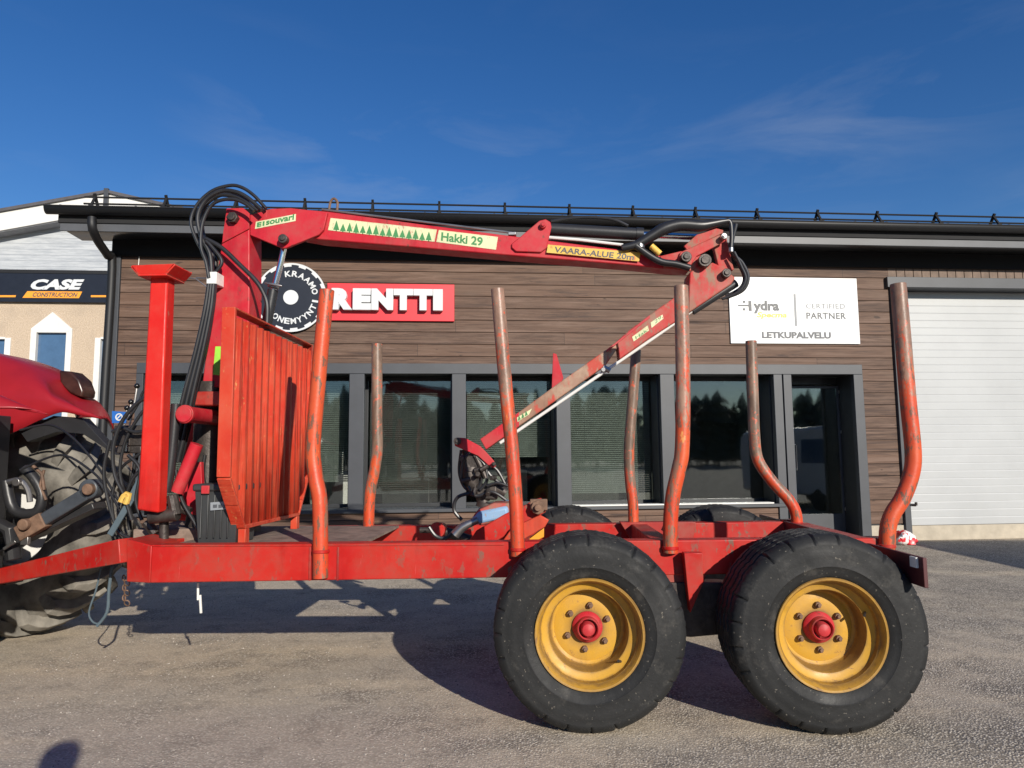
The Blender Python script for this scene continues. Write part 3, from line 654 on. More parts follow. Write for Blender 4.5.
s = MB(); s.box((ap.x - .05, pf - .075, rz(ap.x, .5)), (ap.x + .05, pf - .01, rz(ap.x, -.03))); s.build('ridge_post', M['greytrim'], b2, .004)
s = MB(); s.box((X0, P2 - .10, zbt), (X1, P2 + .1, zbt + .08)); s.build('band_cap', M['roofblack'], b2)
# black name band
nb = root('name_band', 'long black fascia sign with white lettering above an orange bar', 'sign', B, (o2.x, P2 - .09, zbb))
s = MB(); s.box((X0, P2 - .09, zbb), (X1, P2 - .003, zbt - .004)); s.build('panel', M['navy'], nb, .004)
PN = P2 - .09
def q2(x, y): v = B.px(x, y, PN); return Vector((v.x, PN, v.z))
stext('CASE', q2(29.5, 289.8), q2(81.0, 289.8), q2(33.2, 279.3), M['white'], 'lettering', nb, .002, .01, .055, .12)
s = MB(); s.ext([q2(22.5, 297.8), q2(79, 298.2), q2(82.3, 291.6), q2(27.5, 291.2)], (0, -.006, 0)); s.build('orange_bar', M['orange'], nb, smooth=False)
stext('CONSTRUCTION', q2(32.5, 296.8), q2(77, 297), q2(33.5, 292.4), M['dkgrey'], 'lettering', nb, .008, .003, .02, .15)
for xa, xb in ((-60, 15.5), (91, 140)):
    s = MB(); s.ext([q2(xa, 297.2), q2(xb, 297.2), q2(xb + .6, 295.3), q2(xa, 295.3)], (0, -.006, 0)); s.build('orange_stripe', M['orange'], nb, smooth=False)

# ================================================================ FORESTRY TRAILER
VN, VF, VC = 4.15, 5.55, 4.85
tr0 = (1.0, VC, 0)
tr = root('forestry_trailer', 'red four-wheeled forestry trailer with a folded red loading crane and bent stakes', 'trailer', T, tr0)
def TP(pts, p): return [T.px(x, y, p) for x, y in pts]
def plate(name, pts, p, th, mat, parent=tr, bevel=.004, label=None):
    return MB().ext(TP(pts, p), (0, th, 0)).build(name, mat, parent, bevel, label=label)
# main beams
zb1 = T.px(160, 545.5, VN).z; zb0 = T.px(160, 583, VN).z; zb1r = T.px(700, 540, VN).z; zb0r = T.px(470, 580.5, VN).z
ua, ub = T.px(151, 560, VN).x, T.px(893, 560, VN).x
def zt_(u): return zb1 + (zb1r - zb1) * (u - ua) / (T.px(700, 540, VN).x - ua)
def zb__(u): return zb0 + (zb0r - zb0) * (u - ua) / (T.px(470, 580, VN).x - ua)
s = MB(); s.ext([(ua, VN, zb__(ua)), (ub, VN, zb__(ub) + .03), (ub, VN, zt_(ub)), (ua, VN, zt_(ua))], (0, .12, 0)); s.build('main_beam', M['frame'], tr, .006)
dzf = T.px(700, 523, VF - .03).z - T.px(700, 540, VN).z
s = MB(); s.ext([(ua, VF - .03, zb__(ua) + dzf), (ub, VF - .03, zb__(ub) + dzf + .03), (ub, VF - .03, zt_(ub) + dzf), (ua, VF - .03, zt_(ua) + dzf)], (0, .12, 0)); s.build('main_beam', M['frame'], tr, .006)
# centre spine + deck + crossmembers
stakeu = [T.px(320.5, 560, VN).x, T.px(518, 550, VN).x, T.px(670.5, 548, VN).x, T.px(887, 555, VN).x]
s = MB(); s.box((stakeu[1] - .05, VC - .10, zb0 + .01), (ub - .3, VC + .10, zb1 - .07)); s.build('centre_spine', M['frame_dark'], tr, .006)
M['deck'] = plain('dusty_deck_plate', (.20, .145, .115), .85, var=.45, sc_=10, bmp=.4)
u1 = T.px(335, 540, VN).x
s = MB(); s.box((ua + .01, VN + .122, zb1 - .035), (u1 + .1, VF - .032, zb1 - .02)); s.build('deck_plate', M['deck'], tr)
stakeu = [T.px(320.5, 560, VN).x, T.px(518, 550, VN).x, T.px(670.5, 548, VN).x, T.px(887, 555, VN).x]
for u in stakeu[1:]:
    s = MB(); s.box((u - .06, VN + .122, zb1 - .13), (u + .06, VF - .032, zb1 - .012)); s.build('bolster', M['frame_dark'], tr, .006)
s = MB(); s.ext([(stakeu[2] + .07, VN + .2, zb1), (stakeu[2] + .07, VN + .75, zb1), (stakeu[2] + .07, VN + .55, zb1 + .09), (stakeu[2] + .07, VN + .35, zb1 + .09)], (.02, 0, 0)); s.build('bolster_gusset', M['rust'], tr, .003)
# front corner and drawbar
s = MB(); c1 = T.px(126.5, 539, VN + .05); c2 = T.px(126.5, 582, VN + .05)
s.add([c1, c2, (ua, VN, zb0), (ua, VN, zb1), c1 + Vector((0, .3, 0)), c2 + Vector((0, .3, 0)), (ua, VN + .3, zb0), (ua, VN + .3, zb1)], [(0,1,2,3), (4,7,6,5), (0,3,7,4), (1,5,6,2), (0,4,5,1), (3,2,6,7)]); s.build('front_corner_block', M['frame'], tr, .006)
s = MB(); s.box((c1.x + .01, VN + .35, zb0 + .02), (c1.x + .14, VF + .09, zb1 - .01)); s.build('front_crossmember', M['frame'], tr, .006)
for sgn in (0, 1):
    pA = T.px(127, 550, VN + .06); pB = T.px(0, 576.5, 4.72); dd = (pB - pA); pB = pA + dd * 1.12
    if sgn: pA.y = 2*VC - pA.y; pB.y = 2*VC - pB.y
    s = MB(); s.bar(pA, pB, .10, .140, w2=.09, h2=.095); s.build('drawbar', M['frame'], tr, .006)
pe = Vector((pB.x - .1, VC, pB.z)); s = MB(); s.box((pe.x - .25, VC - .08, pe.z - .04), (pe.x + .25, VC + .08, pe.z + .05)); s.tube([(pe.x - .40 + .07*math.cos(a), VC + .07*math.sin(a), pe.z) for a in [k*math.pi/8 for k in range(17)]], .025, 8, cap=False); s.build('towing_eye', M['darksteel'], tr, .004)
# rear bumper
ur = T.px(928, 560, 3.56).x - .025
s = MB(); z1 = T.px(928, 558, 3.56).z; z0 = T.px(926, 588, 3.56).z
s.box((ur, 3.56, z0), (ur + .02, 2*VC - 3.56, z1)); s.build('rear_bumper', plain('shaded_bumper_red', (.07, .012, .014), .5), tr, .003)  # shade of the side turned from the sun is put into this dark red
s = MB(); s.box((ub, VN + .02, zb0 + .08), (ur, VN + .10, zt_(ub) - .02)); s.box((ub, VF, zb0 + .08), (ur, VF + .08, zt_(ub) - .02)); s.build('bumper_bracket', M['frame_dark'], tr, .003)
s = MB(); q = T.px(924, 563, 3.56); s.box((ur - .012, 3.60, q.z - .03), (ur - .001, 3.66, q.z + .02)); s.build('bumper_tag', M['plasticw'], tr)
# stakes
near = [([(327, 290), (321, 350), (318.5, 380), (314, 430), (313, 455), (316, 480), (320, 505), (320.5, 578)], .044, 'stake'),
        ([(497.5, 289), (502, 345), (506, 390), (512, 450), (516, 505), (518, 556)], .040, 'stake_a'),
        ([(681, 286), (682.5, 350), (683, 400), (682, 450), (679, 468), (673, 495), (670.5, 520), (670.5, 553)], .042, 'stake_a'),
        ([(898, 284), (903, 340), (908, 400), (913, 450), (911.5, 473), (903, 497), (892, 515), (887.5, 532), (887.5, 562)], .044, 'stake_a')]
far = [([(377, 344), (377, 390), (377, 424), (377.5, 448), (375, 468), (370, 495), (368.5, 530)], .042, 'stake_b'),
       ([(636, 350), (634.5, 375), (631, 420), (629, 450), (630, 480), (633, 505), (633.5, 530)], .040, 'stake_b'),
       ([(751, 341), (753, 400), (754.5, 437), (758, 460), (772, 481), (789, 500), (796, 514), (797, 530)], .042, 'stake_b')]
M['stake_c'] = stake_mat('stake_paint_clean', 2.9, .6, (.17, .1, .07))
for lst, v_, rr_ in ((near, VN - .015, 1), (far, VF - .06, 1)):
    for pts, r_, m_ in lst:
        s = MB(); s.tube(TP(pts, v_), r_, 20, smooth=5)
        # a visible hollow mouth at the top of the pipe
        o = s.build('stake', M['stake_c' if m_ == 'stake' else m_], tr, .002)
        q = T.px(*pts[0], v_); e = T.px(*pts[-1], v_)
        s = MB(); zz = zt_(e.x); s.tube([(e.x, v_, zz - .05), (e.x, v_, zz - .03)], r_ + .005, 20); s.build('stake_socket', M['frame'], o, .004)
# headboard
uh = T.px(235, 330, VN).x
zh1 = T.px(232, 308, VN).z; zc = T.px(225, 477, VN).z; zl = zb1 + .085; zhf = T.px(313, 349, VF).z
VNh, VFh = VN - .02, VF + .02
# corrugated sheet: saw profile across v, clipped to the chamfered outline
nT = 13; per = (VFh - VNh) / nT
def zlow(v):   # chamfered lower corners
    d = min(v - VNh, VFh - v); ch = .23
    return zc + (zl - zc) * min(1, d / ch)
rows_b, rows_t = [], []
k = 0
for t in range(nT):
    for f_, off in ((.0, 0), (.12, .0), (.34, -.020), (.66, -.020), (.88, 0)):
        v = VNh + (t + f_) * per; rows_b.append(Vector((uh + off, v, zlow(v)))); rows_t.append(Vector((uh + off, v, zh1 - .05)))
rows_b.append(Vector((uh, VFh, zlow(VFh)))); rows_t.append(Vector((uh, VFh, zh1 - .05)))
mid = [Vector((a.x, a.y, a.z + (b_.z - a.z) * .5)) for a, b_ in zip(rows_b, rows_t)]
s = MB(); s.grid([rows_b, mid, rows_t]); hb = s.build('headboard', M['head'], tr, solid=.006, ang=20)
fr = [(VNh, zh1), (VNh, zc), (VNh + .23, zl), (VFh - .23, zl), (VFh, zc), (VFh, zh1)]
s = MB()
th = .035
for (va, za), (vb, zb2) in zip(fr, fr[1:] + fr[:1]):
    pass
# side rails (deep in u, the pale strip facing the camera), top rail, lower rails
s.box((uh - .07, VNh - .012, zc), (uh + .012, VNh + .012, zh1)); s.box((uh - .07, VFh - .012, zc), (uh + .012, VFh + .012, zh1))
s.box((uh - .07, VNh + .013, zh1 - .012), (uh + .012, VFh - .013, zh1))
s.bar((uh - .029, VNh, zc - .006), (uh - .029, VNh + .23, zl - .004), .082, .02); s.bar((uh - .029, VFh - .23, zl - .004), (uh - .029, VFh, zc - .006), .082, .02)
s.box((uh - .07, VNh + .23, zl - .012), (uh + .012, VFh - .23, zl + .012))
s.build('headboard_rim', M['head'], hb, .003)
s = MB(); s.box((uh - .035, VNh + .23, zb1 - .02), (uh + .012, VNh + .29, zl - .013)); s.build('headboard_foot', M['head'], hb, .003)
s = MB(); s.box((uh - .035, VFh - .29, zb1 - .02), (uh + .012, VFh - .23, zl - .013)); s.build('headboard_foot', M['head'], hb, .003)
s = MB(); s.box((uh - .066, VNh + .03, zh1 - .75), (uh - .045, VFh - .03, zh1 - .67)); s.box((uh - .066, VNh + .03, zc + .1), (uh - .045, VFh - .03, zc + .18)); s.build('headboard_brace', M['frame_dark'], hb, .003)

# wheels
def tyre_mesh():
    # profile (r, h), h=0 at the middle, negative toward the outer face
    Rt = .489; half = .2
    pr = [(.262, -.150), (.268, -.172), (.285, -.184), (.310, -.195), (.330, -.200), (.334, -.2035), (.340, -.2035), (.344, -.2025), (.385, -.206), (.420, -.203), (.448, -.196), (.452, -.1965), (.470, -.188), (.487, -.176), (.499, -.160)]
    tread = [(.503, -.148), (.5055, -.118), (.493, -.112), (.493, -.100), (.506, -.094), (.507, -.052), (.494, -.046), (.494, -.034), (.507, -.028), (.508, 0)]
    prof = [(r_ if r_ < .3 else .3 + (r_ - .3)*(.489 - .3)/(.508 - .3), h) for r_, h in pr + tread]; prof = prof + [(r_, -h) for r_, h in reversed(prof[:-1])]
    n0 = len(pr); n1 = len(prof) - len(pr); n = 288
    def fn(i, r_, h, k, a):
        if n0 + 1 <= i < n1 - 1: h += .011 * (abs((k % 12) - 6) / 3 - 1)
        ph = k % 12
        if n0 - 3 <= i <= n0 or len(prof)-1-n0 <= i <= len(prof)-1-(n0-3):
            if ph == 0 and (k // 12) % 5: r_ -= .009; h *= .972
        r_ += .0016 * math.sin(3*a + 1) ; 
        if n0 <= i < n1: r_ += .0025 * math.sin(k * 1.7) * math.sin(k * .37)
        # tyre bulges and flattens where it stands
        return r_, h
    return prof, n, fn
WC = [T.px(589.6, 632.4, 3.665), T.px(832.2, 634.5, 3.665)]
ctr = Vector((0, 0, 0)); ax = Vector((0, 1, 0)); RR = .489
def make_wheel(name='wheel'):
    e = bpy.data.objects.new(name, None); COL.objects.link(e); e.empty_display_size = .1; ORG[e.name] = Vector((0, 0, 0))
    prof, n, fn = tyre_mesh()
    s = MB(); s.lathe(prof, ctr, ax, n, fn=fn); s.build('tyre', M['tyre'], e, ang=40)
    # outer face at h = -.20 ; rim lip at -.175
    y0 = -.178
    rim = [(.262, y0 + .02), (.270, y0 + .004), (.277, y0 - .006), (.274, y0 - .014), (.264, y0 - .012), (.256, y0 + .002), (.251, y0 + .02), (.246, y0 + .026), (.243, y0 + .055), (.232, y0 + .064), (.205, y0 + .072), (.200, y0 + .085), (.198, y0 + .150), (.190, y0 + .168), (.175, y0 + .176), (.155, y0 + .170), (.120, y0 + .166), (.055, y0 + .166), (.0005, y0 + .166)]
    s = MB(); s.lathe(rim, ctr, ax, 72); 
    s.lathe([(.262, y0+.02), (.24, y0+.08), (.2, y0+.1), (.2, .1), (.24, .12), (.262, .16), (.27, .18)], ctr, ax, 48)
    s.build('rim', M['yellow'], e, ang=30)
    s = MB(); hy = y0 + .166
    s.lathe([(.079, hy), (.079, hy - .012), (.072, hy - .022), (.060, hy - .030), (.056, hy - .062), (.052, hy - .066), (.048, hy - .060), (.048, hy - .02), (.038, hy - .02), (.036, hy - .070), (.030, hy - .082), (.018, hy - .088), (.0005, hy - .090)], ctr, ax, 40); s.build('hub', M['hubred'], e, ang=30)
    for k in range(6):
        a = R(22 + 60*k); x_, z_ = .112*math.cos(a), .112*math.sin(a)
        s = MB(); s.tube([(x_, hy + .002, z_), (x_, hy - .022, z_)], .017, 6); s.tube([(x_, hy - .022, z_), (x_, hy - .034, z_)], .009, 8); s.build('lug_nut', M['rust'], e, .002)
    s = MB(); x_, z_ = .165, -.155
    s.tube([(x_, y0 + .085, z_), (x_ - .01, y0 + .06, z_ + .008), (x_ - .02, y0 + .04, z_ + .016)], .007, 8); s.build('valve', M['darksteel'], e)
    s = MB(); s.tube([(0, .0, 0), (0, .33, 0)], .05, 16); s.build('axle_stub', M['darksteel'], e)
    return e
def copy_tree(o, parent=None):
    c_ = o.copy(); COL.objects.link(c_); c_.parent = parent if parent is not None else o.parent
    for ch in list(o.children): copy_tree(ch, c_)
    return c_
wh = make_wheel(); wh.parent = tr
def place(wobj, c_, outer, spin):
    wobj.location = Vector((c_.x, 0, 0)) + Vector((0, outer, RR - .002)) - Vector(tr0); wobj.rotation_euler = (0, spin, 0)
wlist = [(WC[0], 3.665 + .19, 0), (WC[1], 3.665 + .19, R(-68))]
for i, (c_, pv, sp_) in enumerate(wlist):
    o = wh if i == 0 else copy_tree(wh)
    place(o, c_, pv, sp_)
    o['label'] = 'near wheel under the middle of the trailer, yellow rim' if i == 0 else 'near rear wheel, yellow rim with its valve at the upper right'
for i, (c_, pv, sp_) in enumerate(wlist):
    o = copy_tree(wh); place(o, c_, 2*VC - pv, R(40 + 50*i)); o.rotation_euler = (0, -R(40 + 50*i), math.pi)
    o['label'] = 'far wheel seen beyond the trailer frame'
for xa, xb in ((309, 311), (337, 339)):
    s = MB(); p_, q_ = T.px(xa, 560, VN), T.px(xb, 560, VN); s.box((p_.x, VN - .005, zb0 + .012), (q_.x, VN + .002, zb1 - .012)); s.build('weld_seam', M['frame_dark'], tr, .002)
s = MB(); p_, q_ = T.px(520, 560, VN), T.px(900, 560, VN); s.box((ua + .004, VN - .006, zb1 - .006), (stakeu[1] - .08, VN + .10, zb1 + .004)); s.build('beam_flange', M['frame'], tr, .002)
# bogies
for sgn in (0, 1):
    ym = lambda y: y if not sgn else 2*VC - y
    s = MB(); a = WC[0].x; b_ = WC[1].x; mc = (a + b_) / 2
    pts = [(a - .10, .50 - .08), (mc, .36), (b_ + .1, .42), (b_ + .1, .60), (mc + .18, .66), (mc - .18, .66), (a - .1, .60)]
    s.ext([(x_, ym(4.14), z_) for x_, z_ in pts], (0, .12 if not sgn else -.12, 0)); s.build('bogie_beam', M['darksteel'], tr, .006)
    pts = TP([(684, 553), (703, 553), (703.5, 583), (690.5, 613), (687, 585)], 4.06)
    s = MB(); s.ext([(p.x, ym(4.06), p.z) for p in pts], (0, (.07 if not sgn else -.07), 0)); s.build('bogie_bracket', M['frame'], tr, .004)
    s = MB(); s.ext([(p.x, ym(4.155), p.z) for p in TP([(645, 543), (745, 543), (742, 566), (706, 574), (700, 600), (684, 600), (668, 580)], 4.155)], (0, (.10 if not sgn else -.10), 0)); s.build('bogie_hanger', M['frame_dark'], tr, .004)
s = MB(); s.tube([(mc, 4.2, .5), (mc, 2*VC - 4.2, .5)], .06, 20); s.build('bogie_pivot', M['darksteel'], tr)

# ---------------------------------------------------------------- crane
KF = 4.74; KT = .22
col_pts = [(226, 208), (243, 207.5), (249.5, 213), (249.5, 300), (246, 392), (202, 385), (208.5, 329), (221, 247)]
cc = plate('crane_column', col_pts, KF, KT, M['crane'], bevel=.008)
plate('column_cheek', [(226.6, 209), (242.5, 208.5), (249.2, 213.5), (249.2, 228.5), (222, 243), (223, 232)], KF - .012, .010, M['crane'], cc, .003)
plate('column_rear_plate', [(247, 250), (259.5, 255), (259.5, 303), (247, 306)], KF + .2, .03, M['frame_dark'], cc)
s = MB(); q = T.px(235, 219.5, KF); s.cyl((q.x, KF - .03, q.z), (0, 1, 0), .040, .05, 6); s.cyl((q.x, KF - .03, q.z), (0, 1, 0), .026, .08, 16); s.build('pivot_pin', M['darksteel'], cc, .003)
s = MB(); s.ext(TP([(215.5, 346.5), (226, 346.5), (224, 376), (213, 374.5)], KF - .002), (0, -.002, 0)); s.build('green_sticker', M['lime'], cc, smooth=False)
# base of the crane
s = MB(); q = T.px(212, 400, VC); s.tube([(q.x, VC, zb1 - .05), (q.x, VC, zb1 + .25), (q.x, VC, q.z - .1), (q.x, VC, q.z + .12)], [.16, .12, .11, .13], 24); s.build('slewing_post', M['darksteel'], tr, ang=25)
s = MB(); q = T.px(183.3, 414, 4.32); s.tube([(q.x, 4.32, q.z), (q.x, 5.4, q.z)], .051, 24); s.tube([(q.x, 4.33, q.z), (q.x, 4.36, q.z)], .058, 24); s.build('slewing_cylinder', M['crane'], tr, .004)
s = MB(); q = T.px(210, 398, 4.62); s.box((q.x - .13, 4.62, q.z - .05), (q.x + .13, 5.05, q.z + .045)); s.build('slewing_housing', M['frame_dark'], tr, .01)
s = MB(); s.tube(TP([(197, 444), (177, 492)], 4.42), .04, 16); s.build('base_brace', M['crane'], tr)
s = MB(); s.tube([T.px(203, 440, 5.2), T.px(183, 500, 5.3)], .04, 16); s.build('base_brace', M['crane'], tr)
plate('base_web', [(193, 462), (201, 462), (203, 515), (188, 515), (186, 498)], 4.62, .04, M['crane'])
s = MB(); s.tube(TP([(176, 404), (174, 430), (170, 470), (166, 492)], 4.38), .030, 12, smooth=3); s.build('base_cylinder', M['blackpaint'], tr)
s = MB(); s.tube(TP([(150, 517), (178, 514)], 4.36), .042, 14); s.tube(TP([(164, 514), (164, 545)], 4.42), .028, 14); s.tube(TP([(146, 522), (156, 534)], 4.5), .03, 10); s.tube(TP([(172, 495), (176, 515)], 4.36), .035, 10); s.tube(TP([(176, 505), (190, 512)], 4.5), .03, 10); s.build('base_joint', M['darksteel'], tr, .004)
s = MB(); s.box(T.px(132, 545, 4.62), Vector((T.px(226, 545, 4.62).x, 5.2, zb1 + .05))); s.build('base_plate', M['deck'], tr, .01)
# stabiliser leg, folded up
OF = 4.26
s = MB(); tl, tr_, brr, bll = TP([(150.4, 272), (167.6, 272), (158.5, 513), (136.5, 510)], OF)
s.ext([bll, brr, tr_, tl], (0, .10, 0)); ol = s.build('stabiliser_leg', M['outrigger'], tr, .012)
s = MB(); fz = T.px(160, 277, OF).z
A = T.px(133, 275.5, OF - .03); D = T.px(180, 268.5, OF + .0); C_ = T.px(144, 277.5, OF); E_ = T.px(171, 279.5, OF)
s.box((C_.x, OF - .07, fz - .01), (E_.x + .01, OF + .15, fz + .012))
s.bar((C_.x + .004, OF + .04, fz + .0), (A.x + .01, OF + .04, fz + .055), .22, .016, up=(0, 0, 1)); s.bar((E_.x, OF + .04, fz + .0), (D.x, OF + .04, fz + .062), .22, .016)
s.ext([(C_.x, OF - .07, fz), (E_.x, OF - .07, fz), (D.x, OF - .085, fz + .06), (A.x + .02, OF - .085, fz + .055)], (0, .014, 0))
s.ext([(C_.x, OF + .14, fz), (E_.x, OF + .14, fz), (D.x, OF + .15, fz + .07), (A.x + .02, OF + .15, fz + .06)], (0, .014, 0)); s.build('foot_plate', M['outrigger'], ol, .004)
s = MB(); s.bar(T.px(196, 420, 5.35), T.px(187, 520, 5.35), .12, .12); s.build('stabiliser_leg', M['outrigger'], tr, .01)
# boom
BF = 4.77; BT = .16
bm = plate('main_boom', [(288, 208), (328, 211.5), (413, 223), (497, 234), (549, 240.5), (632, 251), (670, 257), (690, 261), (690, 270), (664, 268.5), (630, 265), (500, 254.5), (400, 246), (320, 239.5), (300, 236)], BF, BT, M['crane'], bevel=.008)
plate('boom_cheek', [(250, 215), (271, 208.7), (290.6, 208), (327.5, 212.2), (323.6, 229.5), (319, 234.5), (286, 248), (282, 248), (250, 235)], BF - .03, .028, M['crane'], bm, .004)
plate('boom_cheek', [(250, 215), (271, 208.7), (290.6, 208), (327.5, 212.2), (323.6, 229.5), (319, 234.5), (286, 248), (282, 248), (250, 235)], BF + BT + .002, .028, M['crane'], bm, .004)
def pin(px, py, f, r1, r2, parent, mat='darksteel', ln=.05):
    q = T.px(px, py, f); s = MB(); s.cyl((q.x, f - ln/2, q.z), (0, 1, 0), r1, ln, 20); s.cyl((q.x, f - ln/2 - .01, q.z), (0, 1, 0), r2, ln, 12); return s.build('pin', M[mat], parent, .003)
pin(285, 240.5, BF - .03, .032, .018, bm)
plate('cylinder_bracket', [(521, 236), (539.5, 220.5), (545.7, 219), (550.5, 222), (551.5, 227), (546.6, 248), (541, 252.3), (516, 251.5), (511.5, 247.5), (511.5, 243.5)], BF - .018, .016, M['crane'], bm, .006)
plate('cylinder_bracket', [(521, 236), (539.5, 220.5), (545.7, 219), (550.5, 222), (551.5, 227), (546.6, 248), (541, 252.3), (516, 251.5), (511.5, 247.5), (511.5, 243.5)], BF + BT + .002, .016, M['crane'], bm, .006)
pin(543, 226, BF - .018, .022, .014, bm, 'crane', .03)
# pipes along the boom top
s = MB()
for k in range(3): s.tube([T.px(322, 209.5 + k*.3, BF + .03 + k*.05), T.px(420, 221.5, BF + .03 + k*.05), T.px(512, 232.8, BF + .03 + k*.05)], .0085, 8)
s.build('steel_pipe', M['steel'], bm)
s = MB(); s.tube(TP([(549, 237.5), (580, 240), (623, 245)], BF + .02), .011, 8); s.build('steel_pipe', M['offwhite'], bm)
s = MB(); s.box(T.px(508, 235, BF + .01), T.px(516, 231.5, BF + .01) + Vector((0, .14, 0))); s.build('pipe_clamp', M['steel'], bm, .004)
s = MB(); s.tube(TP([(329, 211), (330.5, 202), (334, 198.5), (337.5, 202.5), (337, 211)], BF + .06), .009, 8, smooth=3); s.build('lifting_loop', M['rust'], bm)
# stickers
def decal(name, bl, br, tr2, tl, f, mat, parent):
    return MB().ext(TP([bl, br, tr2, tl], f), (0, -.0015, 0)).build(name, M[mat], parent, smooth=False)
d1 = decal('sticker', (328, 230.2), (434.5, 241.8), (437, 229.6), (330.7, 218), BF - .001, 'cream', bm)
s = MB()
for k in range(15):
    t = (k + .5) / 15; x_ = 333 + 99*t; yb = 229.3 + 11*t + (.4 if k % 2 else 0); 
    hgt = (9.3, 7.2, 8.6)[k % 3]
    s.ext(TP([(x_ - 3.0, yb), (x_ + 3.0, yb + .4), (x_ + .3, yb - hgt)], BF - .003), (0, -.001, 0)); s.ext(TP([(x_ - .5, yb + 1.2), (x_ + .5, yb + 1.3), (x_ + .5, yb), (x_ - .5, yb)], BF - .003), (0, -.001, 0))
s.build('printed_trees', M['green'], d1, smooth=False)
d2 = decal('sticker', (436.3, 242), (496, 249.8), (498, 237), (438.8, 230), BF - .001, 'cream', bm)
def dtext(txt, bl, br, tl, f, mat, parent, bold=.02, shear=0): return stext(txt, T.px(*bl, f), T.px(*br, f), T.px(*tl, f), M[mat], 'lettering', parent, .0025, .001, bold, shear)
dtext('Hakki 29', (441, 241), (482.5, 246.3), (441.6, 232.2), BF, 'green', d2, .028)
d3 = decal('sticker', (546.5, 252.6), (639, 261.5), (640.6, 252.6), (548, 244.6), BF - .019, 'stickery', bm)
dtext('VAARA-ALUE 20m', (554, 252.3), (633.5, 260.2), (555, 246.6), BF - .019, 'dkgrey', d3, .02)
d4 = decal('sticker', (255, 229), (295.7, 221), (296, 214), (256, 221.8), BF - .031, 'cream', bm)
dtext('E1', (257, 227.3), (264.5, 225.7), (257.3, 222.8), BF - .031, 'green', d4, .05)
dtext('souvari', (266, 225.4), (294, 219.8), (266.5, 219.6), BF - .031, 'green', d4, .03)
# boom end bracket
plate('boom_end', [(660, 256), (681, 251), (692, 252), (710, 258), (708, 268), (690, 271), (664, 268)], BF - .012, .018, M['craneworn'], bm, .005)
# folding cylinder
s = MB(); s.tube(TP([(545, 229.2), (640, 234.5)], BF + .08), [.043, .043], 20); s.tube(TP([(636, 234.2), (643, 234.6)], BF + .08), .047, 20); s.cyl(T.px(544, 229, BF + .08), (0, 1, 0), .045, .10, 16)
fc = s.build('folding_cylinder', M['blackpaint'], tr, ang=30)
s = MB(); s.tube(TP([(641, 234.6), (716, 238)], BF + .08), .022, 16); s.build('piston_rod', M['chrome'], fc)
# lift cylinder
lc = MB().tube(TP([(273, 290), (265.5, 330), (236, 445)], BF + .05), .036, 18); lco = lc.build('lift_cylinder', M['blackpaint'], tr)
s = MB(); s.tube(TP([(285, 243), (281, 262), (273.5, 291)], BF + .05), .021, 16); s.build('piston_rod', M['chrome'], lco)
s = MB(); s.cyl(T.px(273.5, 286, BF + .03), T.px(276, 276, BF + .03) - T.px(273.5, 286, BF + .03), .038, .03, 16); s.tube(TP([(265, 283), (282, 286)], BF - .02), .008, 8); s.build('cylinder_gland', M['steel'], lco, .003)
# elbow linkage
el = plate('elbow_link', [(678, 259), (680.5, 252), (719, 235), (725.6, 235.5), (725.5, 241), (697, 256), (690, 267), (682, 266)], BF - .034, .02, M['craneworn'], bevel=.005)
plate('elbow_guard', [(684, 246), (697, 234.5), (716, 228), (723.5, 230), (723, 233), (687, 250)], BF - .02, .02, M['craneworn'], el, .004)
plate('elbow_link', [(678, 259), (680.5, 252), (719, 235), (725.6, 235.5), (725.5, 241), (697, 256), (690, 267), (682, 266)], BF + BT + .03, .02, M['craneworn'], bevel=.005)
s = MB(); s.bar(T.px(718.5, 240, BF + .05), T.px(726, 272, BF + .05), .10, .05, up=(0, 1, 0)); s.build('elbow_strut', M['craneworn'], tr, .006)
jh = plate('jib_head', [(690, 272), (697, 266), (713, 262.5), (721, 266), (735.5, 277.5), (731.5, 284), (688.4, 313), (689, 287)], BF - .02, .20, M['craneworn'], bevel=.008)
pin(685, 258.5, BF - .036, .036, .02, el); pin(703.6, 262, BF - .036, .044, .028, jh); pin(725, 274.5, BF - .022, .030, .018, jh); pin(722.5, 238, BF - .036, .02, .012, el, 'steel')
# jib
jb = plate('jib', [(690, 286.5), (650, 314.3), (628, 331), (617, 341), (619.5, 359.5), (650, 338), (690, 312.5)], BF + .0, .14, M['craneworn'], bevel=.008)
M['jibdirty'] = paint('jib_bare_steel', (.27, .15, .10), (.34, .21, .15), chip=(.44, .06, .04), lo=.50, hi=.56, cs=11, dirt=.9, dirtc=(.44, .34, .24), rough=.6)
jx = plate('jib_extension', [(628, 333), (607, 349), (560, 382), (517, 413.5), (480, 439), (486, 449.5), (517, 427.5), (560, 397.5), (606, 365)], BF + .02, .10, M['jibdirty'], bevel=.006)
plate('jib_tip', [(519, 412), (480, 439), (486, 449.5), (519, 426.3)], BF + .012, .116, M['crane'], jx, .004)
s = MB(); s.ext(TP([(650, 314.8), (607, 349.3), (606.5, 352), (650, 318)], BF - .004), (0, .15, 0)); s.build('jib_edge', M['crane'], jb, .002)
s = MB(); s.tube(TP([(736, 283), (692, 311)], BF + .05), .030, 14); s.build('extension_cylinder', M['blackpaint'], jb)
s = MB(); s.tube(TP([(692, 311), (655, 337), (560, 402), (500, 443)], BF + .04), .011, 10); s.build('extension_rod', M['offwhite'], jb)
s = MB(); s.tube(TP([(603, 367), (610, 371)], BF + .03), .018, 8); s.cyl(T.px(603, 370, BF + .03), (0, 1, 0), .014, .06, 8); s.build('rod_clamp', M['steel'], jb)
